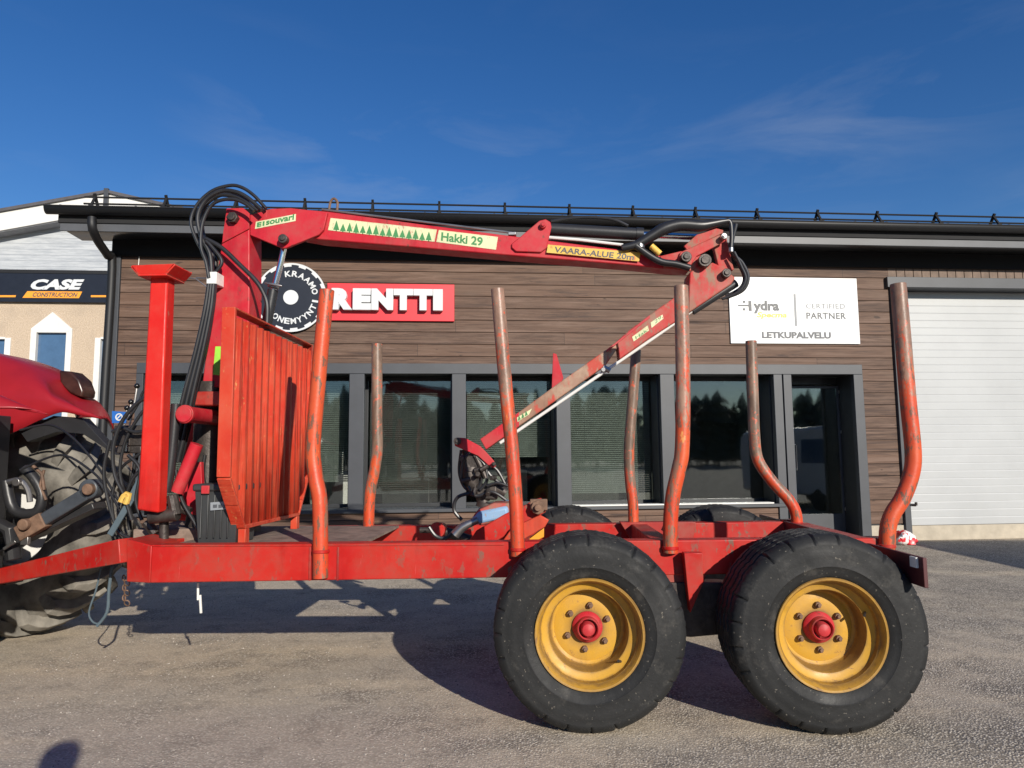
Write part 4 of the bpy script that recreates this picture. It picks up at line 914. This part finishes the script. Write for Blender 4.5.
d5 = decal('sticker', (633.7, 341.5), (649, 330.5), (647.5, 325.5), (632, 337), BF - .001, 'cream', jb); dtext('Hak', (636, 339.3), (647.5, 331.3), (635.2, 336.5), BF - .001, 'green', d5, .0)
d6 = decal('sticker', (651.5, 328), (663.5, 318.5), (662.5, 314.6), (650.6, 322.5), BF - .001, 'cream', jb); dtext('29', (655, 323.8), (661.5, 318.7), (654.5, 320.7), BF - .001, 'green', d6, .0)
d7 = decal('sticker', (517.5, 422), (529, 414.5), (532, 408.5), (517, 417.5), BF + .010, 'cream', jx)
s = MB()
for x_, y_ in ((519.5, 420), (523, 417.8), (526.5, 415.4)): s.ext(TP([(x_ - 1.6, y_ + 1), (x_ + 1.3, y_ - .8), (x_ - .6, y_ - 5)], BF + .008), (0, -.001, 0))
s.build('printed_trees', M['green'], d7, smooth=False)
plate('jib_fin', [(553, 353), (556.5, 354), (563.5, 378), (556, 392), (551.5, 392)], BF + .14, .02, M['crane'], jx, .003)
# jib end fork + rotator + grapple
fk = plate('fork_plate', [(453.5, 440), (458, 437.5), (465, 438), (480, 446), (486, 452), (494, 461), (496, 466), (493, 468), (488, 465), (478, 456), (455, 446)], BF - .01, .02, M['crane'], bevel=.004)
plate('fork_plate', [(453.5, 440), (458, 437.5), (465, 438), (480, 446), (486, 452), (494, 461), (496, 466), (493, 468), (488, 465), (478, 456), (455, 446)], BF + .13, .02, M['crane'], bevel=.004)
pin(458, 441.3, BF - .01, .024, .012, fk); pin(494, 464, BF - .01, .014, .008, fk)
ro = MB(); q = TP([(466, 449), (468, 457), (468, 462), (470, 476), (471, 482), (476, 489), (480, 494), (484, 503)], BF + .08)
ro.tube(q, [.035, .035, .06, .066, .060, .04, .032, .045], 20); ro.cyl(T.px(471, 471, BF + .08), (0, .2, 1), .072, .03, 20); ro.cyl(T.px(485, 505, BF + .08), (.25, 0, 1), .06, .035, 16)
ro.tube(TP([(474, 452), (486, 478)], BF + .02), .018, 8); ro.cyl(T.px(478, 470, BF), (1, 0, .2), .018, .05, 8)
rot = ro.build('rotator', M['darksteel'], tr, ang=30)
s = MB(); s.box(T.px(463, 478, BF + .02), T.px(480, 455, BF + .02) + Vector((0, .14, 0))); s.box(T.px(476, 500, BF + .03), T.px(497, 484, BF + .03) + Vector((0, .12, 0))); s.build('rotator_block', M['darksteel'], rot, .012)
for k in range(7):
    s = MB(); s.cyl(T.px(*((462, 458), (466, 480), (478, 474), (484, 468), (493, 478), (488, 492), (474, 492))[k], BF - .02), ((0, 1, .2), (1, 0, .3), (0, 1, 0), (1, .2, .6), (.4, 1, 0), (0, 1, .5), (.3, .5, 1))[k], .016, .06, 10); s.build('hose_fitting', M['darksteel'], rot, .002)
s = MB(); s.tube(TP([(489, 494), (498, 488), (506, 493)], BF + .1), [.05, .055, .035], 16); s.build('rotator_motor', M['darksteel'], rot)
s = MB()
for pts, r_ in (([(461, 450), (459, 472), (465, 488), (476, 490), (482, 478), (478, 462)], .009), ([(480, 458), (490, 475), (503, 484), (508, 478)], .012), ([(484, 460), (497, 470), (505, 484)], .010),
                ([(476, 492), (458, 497), (454, 510), (462, 520)], .012), ([(470, 452), (463, 462), (461, 478)], .008), ([(487, 486), (497, 483), (508, 486)], .01), ([(468, 486), (476, 496), (492, 492), (506, 500)], .011),
                ([(429, 527), (436, 536), (446, 538), (455, 530)], .012), ([(474, 456), (484, 464), (487, 480), (480, 490)], .011)):
    s.tube(TP(pts, BF - .02 + random.uniform(0, .08)), r_, 8, smooth=5)
s.build('rotator_hoses', M['black'], rot)
# grapple lying on the bed
GF = 4.62
gr = plate('grapple_arm', [(470, 540), (476, 531), (505, 514), (528, 504), (545, 506), (546, 512), (520, 527), (497, 541), (486, 546)], GF, .05, M['frame'], bevel=.006)
plate('grapple_arm', [(480, 532), (510, 516), (533, 500), (541, 498), (546, 505), (520, 521), (490, 538)], GF + .28, .05, M['frame'], bevel=.006)
plate('grapple_arm', [(500, 545), (512, 528), (540, 515), (549, 520), (545, 527), (526, 538), (514, 548)], GF - .06, .04, M['stake'], bevel=.005)
s = MB(); A1, A2, A3, A4 = TP([(466, 527), (509, 518), (508, 506), (478, 512)], GF + .02)
s.add([A1, A2, A3, A4, A1 + Vector((0, .3, .02)), A2 + Vector((0, .3, .03)), A3 + Vector((0, .3, .03)), A4 + Vector((0, .3, .03))], [(0,1,2,3), (7,6,5,4), (0,3,7,4), (3,2,6,7), (2,1,5,6), (1,0,4,5)])
s.build('grapple_cover', M['blue'], tr, .02)
plate('grapple_crown', [(473, 516), (478, 510), (494, 503), (512, 503), (516, 510), (512, 517), (480, 526)], GF + .04, .22, M['craneworn'], bevel=.01)
s = MB(); q = T.px(538, 507, GF - .02); s.cyl(q, (0, 1, 0), .045, .10, 8); s.cyl(q + Vector((0, -.05, 0)), (0, 1, 0), .022, .06, 12); s.box(q - Vector((.05, .02, .02)), q + Vector((.06, .03, .05))); s.build('grapple_hinge', M['rust'], tr, .004)
s = MB(); q = T.px(461, 534, GF - .02); s.tube(TP([(455, 535), (463, 527), (478, 520)], GF), [.032, .028, .02], 12, smooth=3); s.build('grapple_tip', M['steel'], tr)
plate('grapple_bracket', [(528, 540), (544, 528), (544, 537), (536, 541)], GF - .04, .10, plain('amber_paint', (.70, .30, .02), .45), bevel=.003)
s = MB(); s.tube([T.px(437, 530, 5.3), T.px(441, 530, 5.5)], .058, 20); s.build('frame_boss', M['frame'], tr)
s = MB(); s.tube([T.px(420, 530, 4.9), T.px(432, 530, 4.9)], .02, 12); s.tube([T.px(446, 532, 5.0), T.px(470, 540, 5.0)], .035, 12); s.build('grapple_chain', M['darksteel'], tr)

# hoses
def hoses(name, lst, mat='black', parent=tr):
    for pts, r_, f in lst:
        s = MB(); s.tube(TP(pts, f) if not isinstance(f, (list, tuple)) else [T.px(x_, y_, ff) for (x_, y_), ff in zip(pts, f)], r_, 10, smooth=6); s.build(name, M[mat], parent)
hoses('hose', [
 ([(266, 208.5), (254, 195.5), (242, 187.5), (230, 185.5), (212, 191), (197, 205), (191, 222), (197, 241), (206, 258), (210, 275)], .012, 4.70),
 ([(262, 210), (248, 198), (236, 192), (221, 191), (206, 200), (198, 216), (201, 236), (210, 254), (212, 275)], .015, 4.66),
 ([(258, 211), (244, 201), (232, 196), (217, 196), (205, 206), (200, 222), (204, 240), (213, 256), (209, 276)], .013, 4.74),
 ([(256, 210), (240, 197), (225, 194), (208, 203), (202, 220), (206, 246), (216, 262), (211, 280)], .013, 4.80),
 ([(254, 211), (244, 203), (230, 199), (213, 204), (203, 222), (201, 246), (206, 262), (209, 278)], .012, 4.62),
 ([(206, 239), (222, 248), (240, 265), (256, 281), (264, 294), (267.5, 306), (267, 326)], .016, 4.66),
 ([(206, 241), (212, 247), (222, 262), (212, 276)], .012, 4.64),
 ([(736, 224), (731.5, 250), (742, 263), (748, 277), (743, 290), (728, 297)], .013, 4.76),
 ([(730, 252), (737, 262), (744, 277), (740, 288), (726, 296)], .010, 4.80),
 ([(734, 252), (741, 266), (745.5, 279), (738, 292), (722, 299)], .010, 4.72),
 ([(551, 221.5), (580, 217.5), (610, 219), (628, 226)], .012, 4.84)])
hoses('hose', [([(209 + k*1.2, 284), (205 + k*1.5, 310), (196 + k*1.8, 350), (184 + k*2.2, 395), (176 + k*2.4, 430), (170 + k*2, 462)], .015, 4.58 + .04*(k % 2)) for k in range(6)])
s = MB(); s.box(T.px(206, 284, 4.62), T.px(216.5, 271.5, 4.62) + Vector((0, .12, 0))); s.build('hose_clamp', M['plasticw'], tr, .006)
s = MB(); s.tube(TP([(196, 278), (206, 278.5)], 4.64), .006, 6); s.tube(TP([(184, 277), (196, 279), (208, 288)], 4.64), .005, 6); s.build('clamp_pin', M['steel'], tr)
# thick black sleeve and elbow pipe at the boom tip
s = MB(); s.tube(TP([(622, 248), (636, 245), (650, 237), (664, 229), (680, 225), (700, 226), (712, 224), (724, 221.5), (730, 222), (731.5, 234), (731, 250)], 4.73), [.024, .03, .036, .043, .043, .04, .03, .02, .016, .014, .014], 12, smooth=4); s.build('hose_sleeve', M['black'], tr)
s = MB(); s.tube(TP([(636, 246), (650, 256), (662, 262), (676, 264), (690, 268)], 4.72), .024, 12, smooth=4); s.build('hose_sleeve', M['black'], tr)
s = MB(); s.tube(TP([(651, 246), (660, 254)], 4.70), .022, 12); s.build('yellow_sleeve', M['stickery'], tr)
s = MB()
for x_, y_ in ((679, 226), (692, 226), (731, 250), (640, 246)):
    s.cyl(T.px(x_, y_, 4.73), (1, 0, 0) if x_ < 700 and x_ > 650 else (0, 0, 1), .030 if x_ < 700 else .018, .03, 12)
s.build('hose_fittings', M['steel'], tr, .002)
# valve bank and levers in front of the column
vb = MB(); a = T.px(113, 446, 4.75); b_ = T.px(150, 425, 4.75); vb.box((a.x, 4.75, a.z), (b_.x, 5.0, b_.z)); vb.box((a.x + .03, 4.74, a.z - .05), (b_.x - .05, 4.9, a.z - .002))
vo = vb.build('valve_bank', M['darksteel'], tr, .006)
for k, (x_, y_) in enumerate(((137, 386), (131, 402), (127, 408))):
    s = MB(); s.tube(TP([(x_, y_), (x_ - 2, y_ + 14), (x_ - 8 - k, 428)], 4.78 + .04*k), .006, 6, smooth=2); s.build('lever', M['steel'], vo)
    q = T.px(x_, y_, 4.78 + .04*k); s = MB(); s.lathe([(.0005, -.02), (.014, -.014), (.02, 0), (.014, .014), (.0005, .02)], q, (0, 0, 1), 14); s.build('knob', M['lever'], vo, ang=80)
s = MB(); q = T.px(127, 444, 4.72); s.cyl(q, (0, 0, 1), .016, .10, 10); s.build('valve_fitting', M['chrome'], vo)
s = MB(); s.ext(TP([(112, 411), (126, 412), (126, 423), (112, 423)], 4.80), (0, .004, 0)); sb = s.build('round_label', M['signblue'], vo)
s = MB(); q = T.px(119, 417, 4.797); s.lathe([(.018, 0), (.026, -.001), (.026, .001), (.018, .001)], q, (0, 1, 0), 20, closed=True); s.bar(q + Vector((-.012, -.001, -.012)), q + Vector((.012, -.001, .012)), .008, .002, up=(0, 1, 0)); s.build('label_mark', M['white'], sb)
hoses('hose', [([(150, 395), (135, 405), (120, 425), (113, 450), (115, 475), (124, 495), (132, 520)], .013, 4.6), ([(152, 402), (140, 415), (126, 440), (120, 470), (126, 500)], .011, 4.7),
  ([(112, 432), (122, 428), (135, 432), (150, 430)], .012, 4.68), ([(110, 440), (104, 470), (108, 500), (118, 530), (130, 538)], .012, 4.75), ([(148, 446), (138, 455), (120, 470), (112, 500), (116, 530)], .010, 4.75),
  ([(165, 400), (158, 440), (150, 480), (146, 515)], .013, 4.7), ([(150, 385), (143, 392), (138, 404), (128, 420)], .009, 4.72), ([(140, 440), (134, 470), (128, 500), (130, 530)], .014, 4.8), ([(176, 470), (182, 500), (196, 525), (200, 540)], .012, 4.45),
  ([(128, 455), (140, 470), (136, 500), (142, 520)], .012, 4.6), ([(205, 455), (203, 475), (208, 495)], .012, 4.7), ([(155, 440), (150, 460), (132, 480), (122, 510)], .012, 4.66)])
hoses('drawbar_hose', [([(118, 500), (100, 470), (75, 440), (50, 425), (20, 430)], .008, [4.75, 4.8, 4.9, 5.0, 5.0]), ([(125, 520), (108, 490), (90, 470), (60, 455), (20, 470)], .008, [4.7, 4.75, 4.8, 4.85, 4.85])])
s = MB(); s.bar(T.px(152, 458, 4.62), T.px(131, 500, 4.62), .05, .02, up=(0, 1, 0)); s.bar(T.px(131, 500, 4.62), T.px(110, 535, 4.6), .04, .015, up=(0, 1, 0)); s.build('link_strap', M['strap'], tr, .003)
s = MB(); s.tube(TP([(121, 502), (124, 496), (129, 494), (126, 504)], 4.6), .02, 8, smooth=2); s.build('yellow_coupling', M['stickery'], tr)
# straps hanging under the front
s = MB(); s.tube(TP([(101, 568), (96, 590), (89, 612), (93, 622), (101, 624)], 4.55), .006, 8, smooth=4); s.tube(TP([(112, 566), (109, 590), (107, 612), (97, 626)], 4.5), .010, 8, smooth=4); s.build('hanging_strap', M['strap'], tr)
s = MB(); s.tube(TP([(198, 583), (198, 600)], 4.3), .007, 8); s.tube(TP([(200, 595), (201, 613)], 4.3), .008, 8); s.build('hanging_plug', M['plasticw'], tr)
s = MB()
for k in range(6):
    q = T.px(124 + (k % 2)*3, 578 + 5*k, 4.55); s.lathe([(.016, -.005), (.022, 0), (.016, .005)], q, (0, 1, .2) if k % 2 else (1, 0, .2), 12, closed=True)
s.build('hanging_chain', M['rust'], tr)

# tool box standing on the frame
tb0 = T.px(194.5, 543, 4.34); tb1 = T.px(243, 543, 4.34); tbz = T.px(192, 483, 4.34).z
tb = root('tool_box', 'dark grey plastic box with a lid and red latch standing on the trailer front', 'box', T, (tb0.x + .15, 4.5, zb1 - .02))
s = MB(); w0, w1 = tb0.x + .0, tb1.x - .05; zA, zB = zb1 - .018, tbz - .05
s.add([(w0 + .02, 4.34, zA), (w1, 4.34, zA), (w1, 4.62, zA), (w0 + .02, 4.62, zA), (w0, 4.32, zB), (w1 + .02, 4.32, zB), (w1 + .02, 4.64, zB), (w0, 4.64, zB)], [(0,3,2,1), (4,5,6,7), (0,1,5,4), (1,2,6,5), (2,3,7,6), (3,0,4,7)])
for k in range(1, 6): s.box((w0 + k*(w1 - w0)/6 - .004, 4.318, zA + .04), (w0 + k*(w1 - w0)/6 + .004, 4.33, zB - .02))
s.build('bin', M['plastic'], tb, .01)
s = MB(); s.box((w0 - .012, 4.305, zB), (w1 + .03, 4.655, zB + .045)); s.build('lid', M['plastic'], tb, .012)
s = MB(); s.box((w0 + .05, 4.296, zB - .015), (w0 + .10, 4.306, zB + .035)); s.build('latch', M['hubred'], tb, .003)
s = MB(); s.ext(TP([(210.5, 502.5), (228.5, 501), (228.5, 509), (210.5, 510.5)], 4.315), (0, -.002, 0)); st_ = s.build('sticker', plain('grey_sticker', (.22, .24, .26), .5), tb)
s = MB(); 
for x_, w_ in ((213, 4), (218.5, 3.5), (223.5, 3)): s.ext(TP([(x_, 504.7), (x_ + w_, 504.4), (x_ + w_, 507.6), (x_, 508)], 4.312), (0, -.001, 0))
s.build('sticker_mark', M['dkgrey'], st_, smooth=False)

# ================================================================ TRACTOR
TW = T.px(10, 522, 5.5)
tq = root('tractor', 'red tractor at the left edge, its dusty rear wheel under a glossy fender', 'tractor', T, (TW.x, VC, 0))
RT = .86
def tractor_wheel(pv_in, pv_out):
    s = MB(); sgn = 1 if pv_out > pv_in else -1; wd = abs(pv_out - pv_in); c_ = Vector((TW.x, pv_in, RT))
    prof = [(.30, .10), (.42, .05), (.46, .02), (.56, 0.0), (.65, .01), (.71, .04), (.755, .08), (.775, .13), (.785, wd/2), (.775, wd-.13), (.755, wd-.08), (.71, wd-.04), (.6, wd), (.46, wd-.02), (.42, wd-.05), (.3, wd-.1)]
    s.lathe([(r_, h*sgn) for r_, h in prof], c_, (0, 1, 0), 72)
    n_ = 20
    for side in (0, 1):
        for k in range(n_):
            a0 = 2*math.pi*(k + .5*side)/n_; seg = []
            for t, (r_, h, da) in enumerate(((.665, -.012, -.04), (.765, -.02, -.01), (.815, .035, .02), (.846, .09, .07), (.858, .17, .14), (.86, wd*.53, .25))):
                hh = h if side == 0 else wd - h; a = a0 + da
                wid = (.030, .042, .046, .042, .038, .032)[t] / r_ * 1.0
                dep = (.05, .07, .09, .10, .10, .10)[t]
                for da2, dr in ((-wid, 0), (wid, 0), (wid*1.25, -dep), (-wid*1.25, -dep)):
                    aa = a + da2; rr2 = r_ + dr
                    seg.append(c_ + Vector((rr2*math.cos(aa), sgn*(hh + (.0 if dr == 0 else (.02 if side == 0 else -.02))), rr2*math.sin(aa))))
            fs = [(0,1,2,3)] + [(4*i+j, 4*(i+1)+j, 4*(i+1)+(j+1) % 4, 4*i+(j+1) % 4) for i in range(5) for j in range(4)] + [(20,23,22,21)]
            s.add(seg, fs)
    wl_ = s.build('wheel', M['dusttyre'], tq, .006, ang=30)
    s = MB(); s.lathe([(.41, .06*sgn), (.40, .10*sgn), (.34, .14*sgn), (.30, .2*sgn), (.12, .22*sgn), (.0005, .22*sgn)], c_, (0, 1, 0), 48); s.build('rim', M['offwhite'], wl_, ang=30)
    return wl_
tractor_wheel(5.42, 5.98); tractor_wheel(2*VC - 5.42, 2*VC - 5.98)
# fender (far one seen from its inner side, then the mirrored near one)
up = [(-130, 405), (-80, 366), (-40, 356), (0, 355.5), (31, 360.5), (62, 371.5), (78, 383), (86, 394.5), (98, 402.5), (103.5, 410), (107, 418.5)]
lo = [(-135, 430), (-95, 440), (-60, 445), (-25, 445), (12, 433), (40, 420), (56, 413.5), (66, 412.5), (83, 416), (96, 418), (107, 419.5)]
def fender(mirror):
    Af = [T.px(*q, 5.74) for q in up]; A = [Vector((q.x, 5.36, q.z - .02)) for q in Af]; Bq = [T.px(*q, 5.16) for q in lo]
    def my(v, y=None): 
        v = Vector(v); 
        if y is not None: v.y = y
        if mirror: v.y = 2*VC - v.y
        return v
    rows = []
    for t in [i/8 for i in range(9)]:
        rows.append([my(Bq[i].lerp(A[i], t) + Vector((0, -.07*math.sin(math.pi*t) + 0, .03*math.sin(math.pi*t)))) for i in range(len(up))])
    for y, dz in ((5.44, .012), (5.56, .02), (5.74, .02), (5.82, -.03), (5.86, -.12)):
        rows.append([my(A[i] + Vector((0, 0, dz)), y) for i in range(len(up))])
    # denser along the curve with catmull interpolation
    R2 = []
    for r_ in rows:
        o_ = []
        m_ = len(r_)
        for i in range(m_ - 1):
            p0, p1, p2, p3 = r_[max(i-1, 0)], r_[i], r_[i+1], r_[min(i+2, m_-1)]
            for j in range(4):
                t = j/4; o_.append(.5*((2*p1)+(p2-p0)*t+(2*p0-5*p1+4*p2-p3)*t*t+(3*p1-p0-3*p2+p3)*t**3))
        o_.append(r_[-1]); R2.append(o_)
    s = MB(); s.grid(R2); f_ = s.build('fender', M['tractred'], tq, ang=60, solid=.012)
    s = MB(); pr = [T.px(x_, y_, 5.55) for x_, y_ in ((63, 371), (74, 372), (83, 380), (87, 391), (86, 398), (74, 394), (64, 384))]
    s.ext([my(q, 5.50) for q in pr], (0, .17 if not mirror else -.17, 0)); s.build('tail_light', M['lens'], f_, .015)
    if mirror: return
    s = MB(); q0 = [my(T.px(x_, y_, 5.25), 5.22) for x_, y_ in ((22, 431), (56, 416), (84, 418), (118, 455), (85, 434), (60, 432), (30, 442))]
    s.ext(q0, (0, .10 if not mirror else -.1, 0)); s.build('fender_liner', M['blackpaint'], f_, .003)
fender(False); fender(True)
s = MB(); s.tube([(TW.x, 4.2, RT), (TW.x, 5.6, RT)], .15, 20); s.box((TW.x - .35, VC - .25, RT - .3), (TW.x + .28, VC + .25, RT + .35)); s.box((TW.x - 2.6, VC - .28, RT - .2), (TW.x - .35, VC + .28, RT + .3)); s.build('rear_axle', M['blackpaint'], tq, .02)
# lower link arms, hitch, brackets (dark clutter)
s = MB(); s.bar(T.px(44, 521, 4.95), T.px(90, 493, 4.95), .09, .10, up=(0, 1, 0)); s.cyl(T.px(92, 489, 4.95), (0, 1, 0), .07, .10, 20); s.build('link_arm', plain('blue_grey_paint', (.05, .058, .07), .45, var=.3), tq, .01)
s = MB(); s.bar(T.px(20, 534, 4.93), T.px(46, 519, 4.93), .11, .08, up=(0, 1, 0)); s.cyl(T.px(28, 524, 4.91), (0, 1, 0), .04, .12, 14); s.build('link_joint', M['rust'], tq, .008)
s = MB(); s.cyl(T.px(92, 489, 4.92), (0, 1, 0), .04, .12, 14); s.build('link_joint', M['rust'], tq, .008)
s = MB(); s.tube(TP([(6, 480), (14, 510), (36, 512), (42, 495), (34, 478), (24, 468)], 4.97), .035, 12, smooth=4); s.tube(TP([(-10, 520), (10, 530), (14, 560)], 5.0), .05, 10); s.box(T.px(-60, 540, 4.9), T.px(-4, 415, 4.9) + Vector((0, .15, 0))); s.bar(T.px(5, 548, 5.05), T.px(100, 505, 5.05), .05, .16, up=(0, 1, 0)); s.build('hitch_frame', M['blackpaint'], tq, .008)
s = MB(); s.tube(TP([(8, 482), (20, 480), (28, 490), (30, 502)], 4.9), [.02, .018, .02, .02], 10, smooth=3); s.cyl(T.px(18, 482, 4.88), (0, 1, 0), .028, .05, 10); s.build('hook_end', M['steel'], tq, .003)
s = MB(); s.tube(TP([(33, 466), (42, 474), (44, 490)], 4.95), .012, 6); s.tube(TP([(44, 470), (40, 486), (46, 500)], 4.95), .010, 6); s.build('check_chain', M['rust'], tq)
s = MB(); s.box(T.px(20, 545, 4.9), T.px(28, 537, 4.9) + Vector((0, .03, 0))); s.bar(T.px(4, 549, 4.9), T.px(16, 541, 4.9), .02, .02); s.build('hitch_pin', M['steel'], tq, .003)
# cab and bonnet (left of the frame)
s = MB(); cx = TW.x - 1.5; s.box((cx, VC - .55, RT + .25), (cx + 1.0, VC + .55, RT + .8)); s.box((cx - 1.9, VC - .4, RT + .1), (cx - .01, VC + .4, RT + .75)); s.build('bonnet', M['tractred'], tq, .06)
s = MB(); 
for dx in (0, 1.0):
    for dy in (-.5, .5): s.bar((cx + dx, VC + dy, RT + .8), (cx + dx*.93, VC + dy*.9, RT + 1.85), .06, .06, up=(0, 1, 0))
s.box((cx - .1, VC - .58, RT + 1.85), (cx + 1.1, VC + .58, RT + 1.98)); s.build('cab', M['blackpaint'], tq, .02)
for v0, v1 in ((4.3, 4.0), (5.4, 5.7)):
    s = MB(); s.lathe([(.3, 0), (.5, .02), (.58, .06), (.6, .15), (.58, .24), (.5, .28), (.3, .3)], (cx - 1.5, min(v0, v1), .6), (0, 1, 0), 48); s.lathe([(.3, .05), (.1, .1), (.0005, .1)], (cx - 1.5, min(v0, v1), .6), (0, 1, 0), 32); s.build('front_wheel', M['dusttyre'], tq)

# ================================================================ SMALL THINGS
q = Vector((B.px(903, 530, P0 - .20).x, P0 - .20, 0))
s = MB(); random.seed(3)
prof = [(.02, 0), (.13, .01), (.155, .06), (.135, .13), (.10, .18), (.05, .21), (.0005, .22)]
s.lathe(prof, q, (0, 0, 1), 20, fn=lambda i, r_, h, k, a: (r_*(1 + .28*math.sin(3*a + i) + .14*math.sin(7*a + 2*i)), h))
mbag, nb_, bb_, _ = newmat('printed_bag'); nb_.links.new(mix(nb_, ramp(nb_, noise(nb_, 9, 2, .5, objc(nb_)), .5, .53), (.75, .74, .72), (.62, .03, .04)), bb_.inputs['Base Color']); bb_.inputs['Roughness'].default_value = .35
o = s.build('plastic_bag', mbag, frame=B, org=q, ang=50); tag(o, 'crumpled red and white plastic bag on the ground by the garage door', 'bag')

# parked van to the right of the picture: its shadow falls on the yard and the garage door
vr = root('parked_van', 'white van parked on the yard facing the roller door', 'van', W0, (10.2, 4.2, 0))
hh = 2.05; vx0, vx1, vy0, vy1 = 8.4, 10.3, 2.4, 7.05
s = MB(); s.ext([(vx0, vy0, .35), (vx0, vy1, .35), (vx0, vy1 + .0, 1.0), (vx0, vy1 - .3, hh - .1), (vx0, vy1 - .6, hh), (vx0, vy0 + .2, hh), (vx0, vy0, hh - .2)], (vx1 - vx0, 0, 0)); s.build('body', M['white'], vr, .08)
for y_ in (vy0 + .8, vy1 - .9):
    for x_ in (vx0 + .1, vx1 - .1):
        s = MB(); s.lathe([(.0005, -.1), (.2, -.1), (.31, -.09), (.33, -.05), (.33, .05), (.31, .09), (.2, .1), (.0005, .1)], (x_, y_, .33), (1, 0, 0), 32); s.build('wheel', M['tyre'], vr)
s = MB(); s.box((vx0 - .004, vy1 - 1.5, 1.15), (vx0 + .01, vy1 - .5, 1.75)); s.build('side_window', M['paneblue'], vr, .003)

# forest edge behind the viewer, mirrored in the panes
s = MB(); random.seed(11)
for i in range(420):
    x_ = -85 + 170*i/420 + random.uniform(-.6, .6); y_ = -62 - random.uniform(0, 12); h_ = random.uniform(5.5, 10.5)
    n_ = 7; s.tube([(x_, y_, 0), (x_, y_, h_)], [.12, .03], 5)
    for k in range(n_):
        z0 = h_*(.12 + .84*k/n_); r0 = (h_ - z0)*random.uniform(.20, .36) + .35; z1 = z0 + h_*.24
        if i % 5 in (1, 3): r0 = h_*.24*math.sin(math.pi*(k + 1)/(n_ + 1.5)) + .3; z1 = z0 + h_*.15
        m_ = 9; ring = [Vector((x_ + r0*random.uniform(.6, 1.15)*math.cos(2*math.pi*j/m_), y_ + r0*random.uniform(.6, 1.15)*math.sin(2*math.pi*j/m_), z0 - random.uniform(0, .35))) for j in range(m_)]
        s.add(ring + [Vector((x_, y_, min(z1, h_ + .3)))], [(j, (j+1) % m_, m_) for j in range(m_)])
o = s.build('forest', plain('spruce_green', (.05, .068, .045), .9, var=.4), frame=W0, smooth=False); o['kind'] = 'stuff'; o['label'] = 'edge of spruce forest across the yard'; o['category'] = 'forest'

# photographer: only the head's shadow reaches the picture
def person():
    pr_ = root('person', 'person in dark clothes standing and holding up a phone', 'person', W0, (-.20, -.45, 0))
    J = [(0, 0, .95, .155), (0, 0, 1.12, .15), (0, .0, 1.34, .165), (0, .0, 1.43, .10), (0, .02, 1.49, .058), (0, .04, 1.56, .082), (0, .045, 1.64, .095), (0, .03, 1.70, .07)]
    E = [(0,1),(1,2),(2,3),(3,4),(4,5),(5,6),(6,7)]
    for sx in (-1, 1):
        k = len(J)
        J += [(sx*.10, 0, .88, .10), (sx*.12, .02, .48, .062), (sx*.13, -.01, .10, .045), (sx*.14, .14, .035, .035)]; E += [(0,k),(k,k+1),(k+1,k+2),(k+2,k+3)]
        k = len(J)
        J += [(sx*.19, 0, 1.38, .068), (sx*.25, .03, 1.13, .048), (sx*.10, .24, 1.30, .036), (sx*.075, .285, 1.335, .03)]; E += [(2,k),(k,k+1),(k+1,k+2),(k+2,k+3)]
        b0 = k + 3
        for f in range(4):
            k = len(J); J += [(sx*(.075 - .005*f), .31, 1.345 + .016*(f-1.5), .010), (sx*(.058), .335, 1.352 + .018*(f-1.5), .009), (sx*.045, .325, 1.354 + .018*(f-1.5), .008)]; E += [(b0,k),(k,k+1),(k+1,k+2)]
        k = len(J); J += [(sx*.06, .29, 1.365, .011), (sx*.045, .30, 1.385, .009)]; E += [(b0,k),(k,k+1)]
    me = bpy.data.meshes.new('body'); me.from_pydata([j[:3] for j in J], E, []); ob = bpy.data.objects.new('body', me); COL.objects.link(ob); ob.parent = pr_
    md = ob.modifiers.new('skin', 'SKIN'); 
    for v, j in zip(me.skin_vertices[0].data, J): v.radius = (j[3], j[3]*.8 if j[2] > .9 and abs(j[0]) < .01 and j[2] < 1.5 else j[3])
    me.skin_vertices[0].data[0].use_root = True
    ob.modifiers.new('sub', 'SUBSURF').levels = 1; ob.modifiers['sub'].render_levels = 2; me.materials.append(plain('dark_clothes', (.03, .035, .05), .9))
    s = MB(); o0 = ORG[pr_.name]; s.box(o0 + Vector((-.04, .312, 1.33)), o0 + Vector((.04, .322, 1.41))); s.build('phone', M['blackpaint'], pr_, .003)
person()
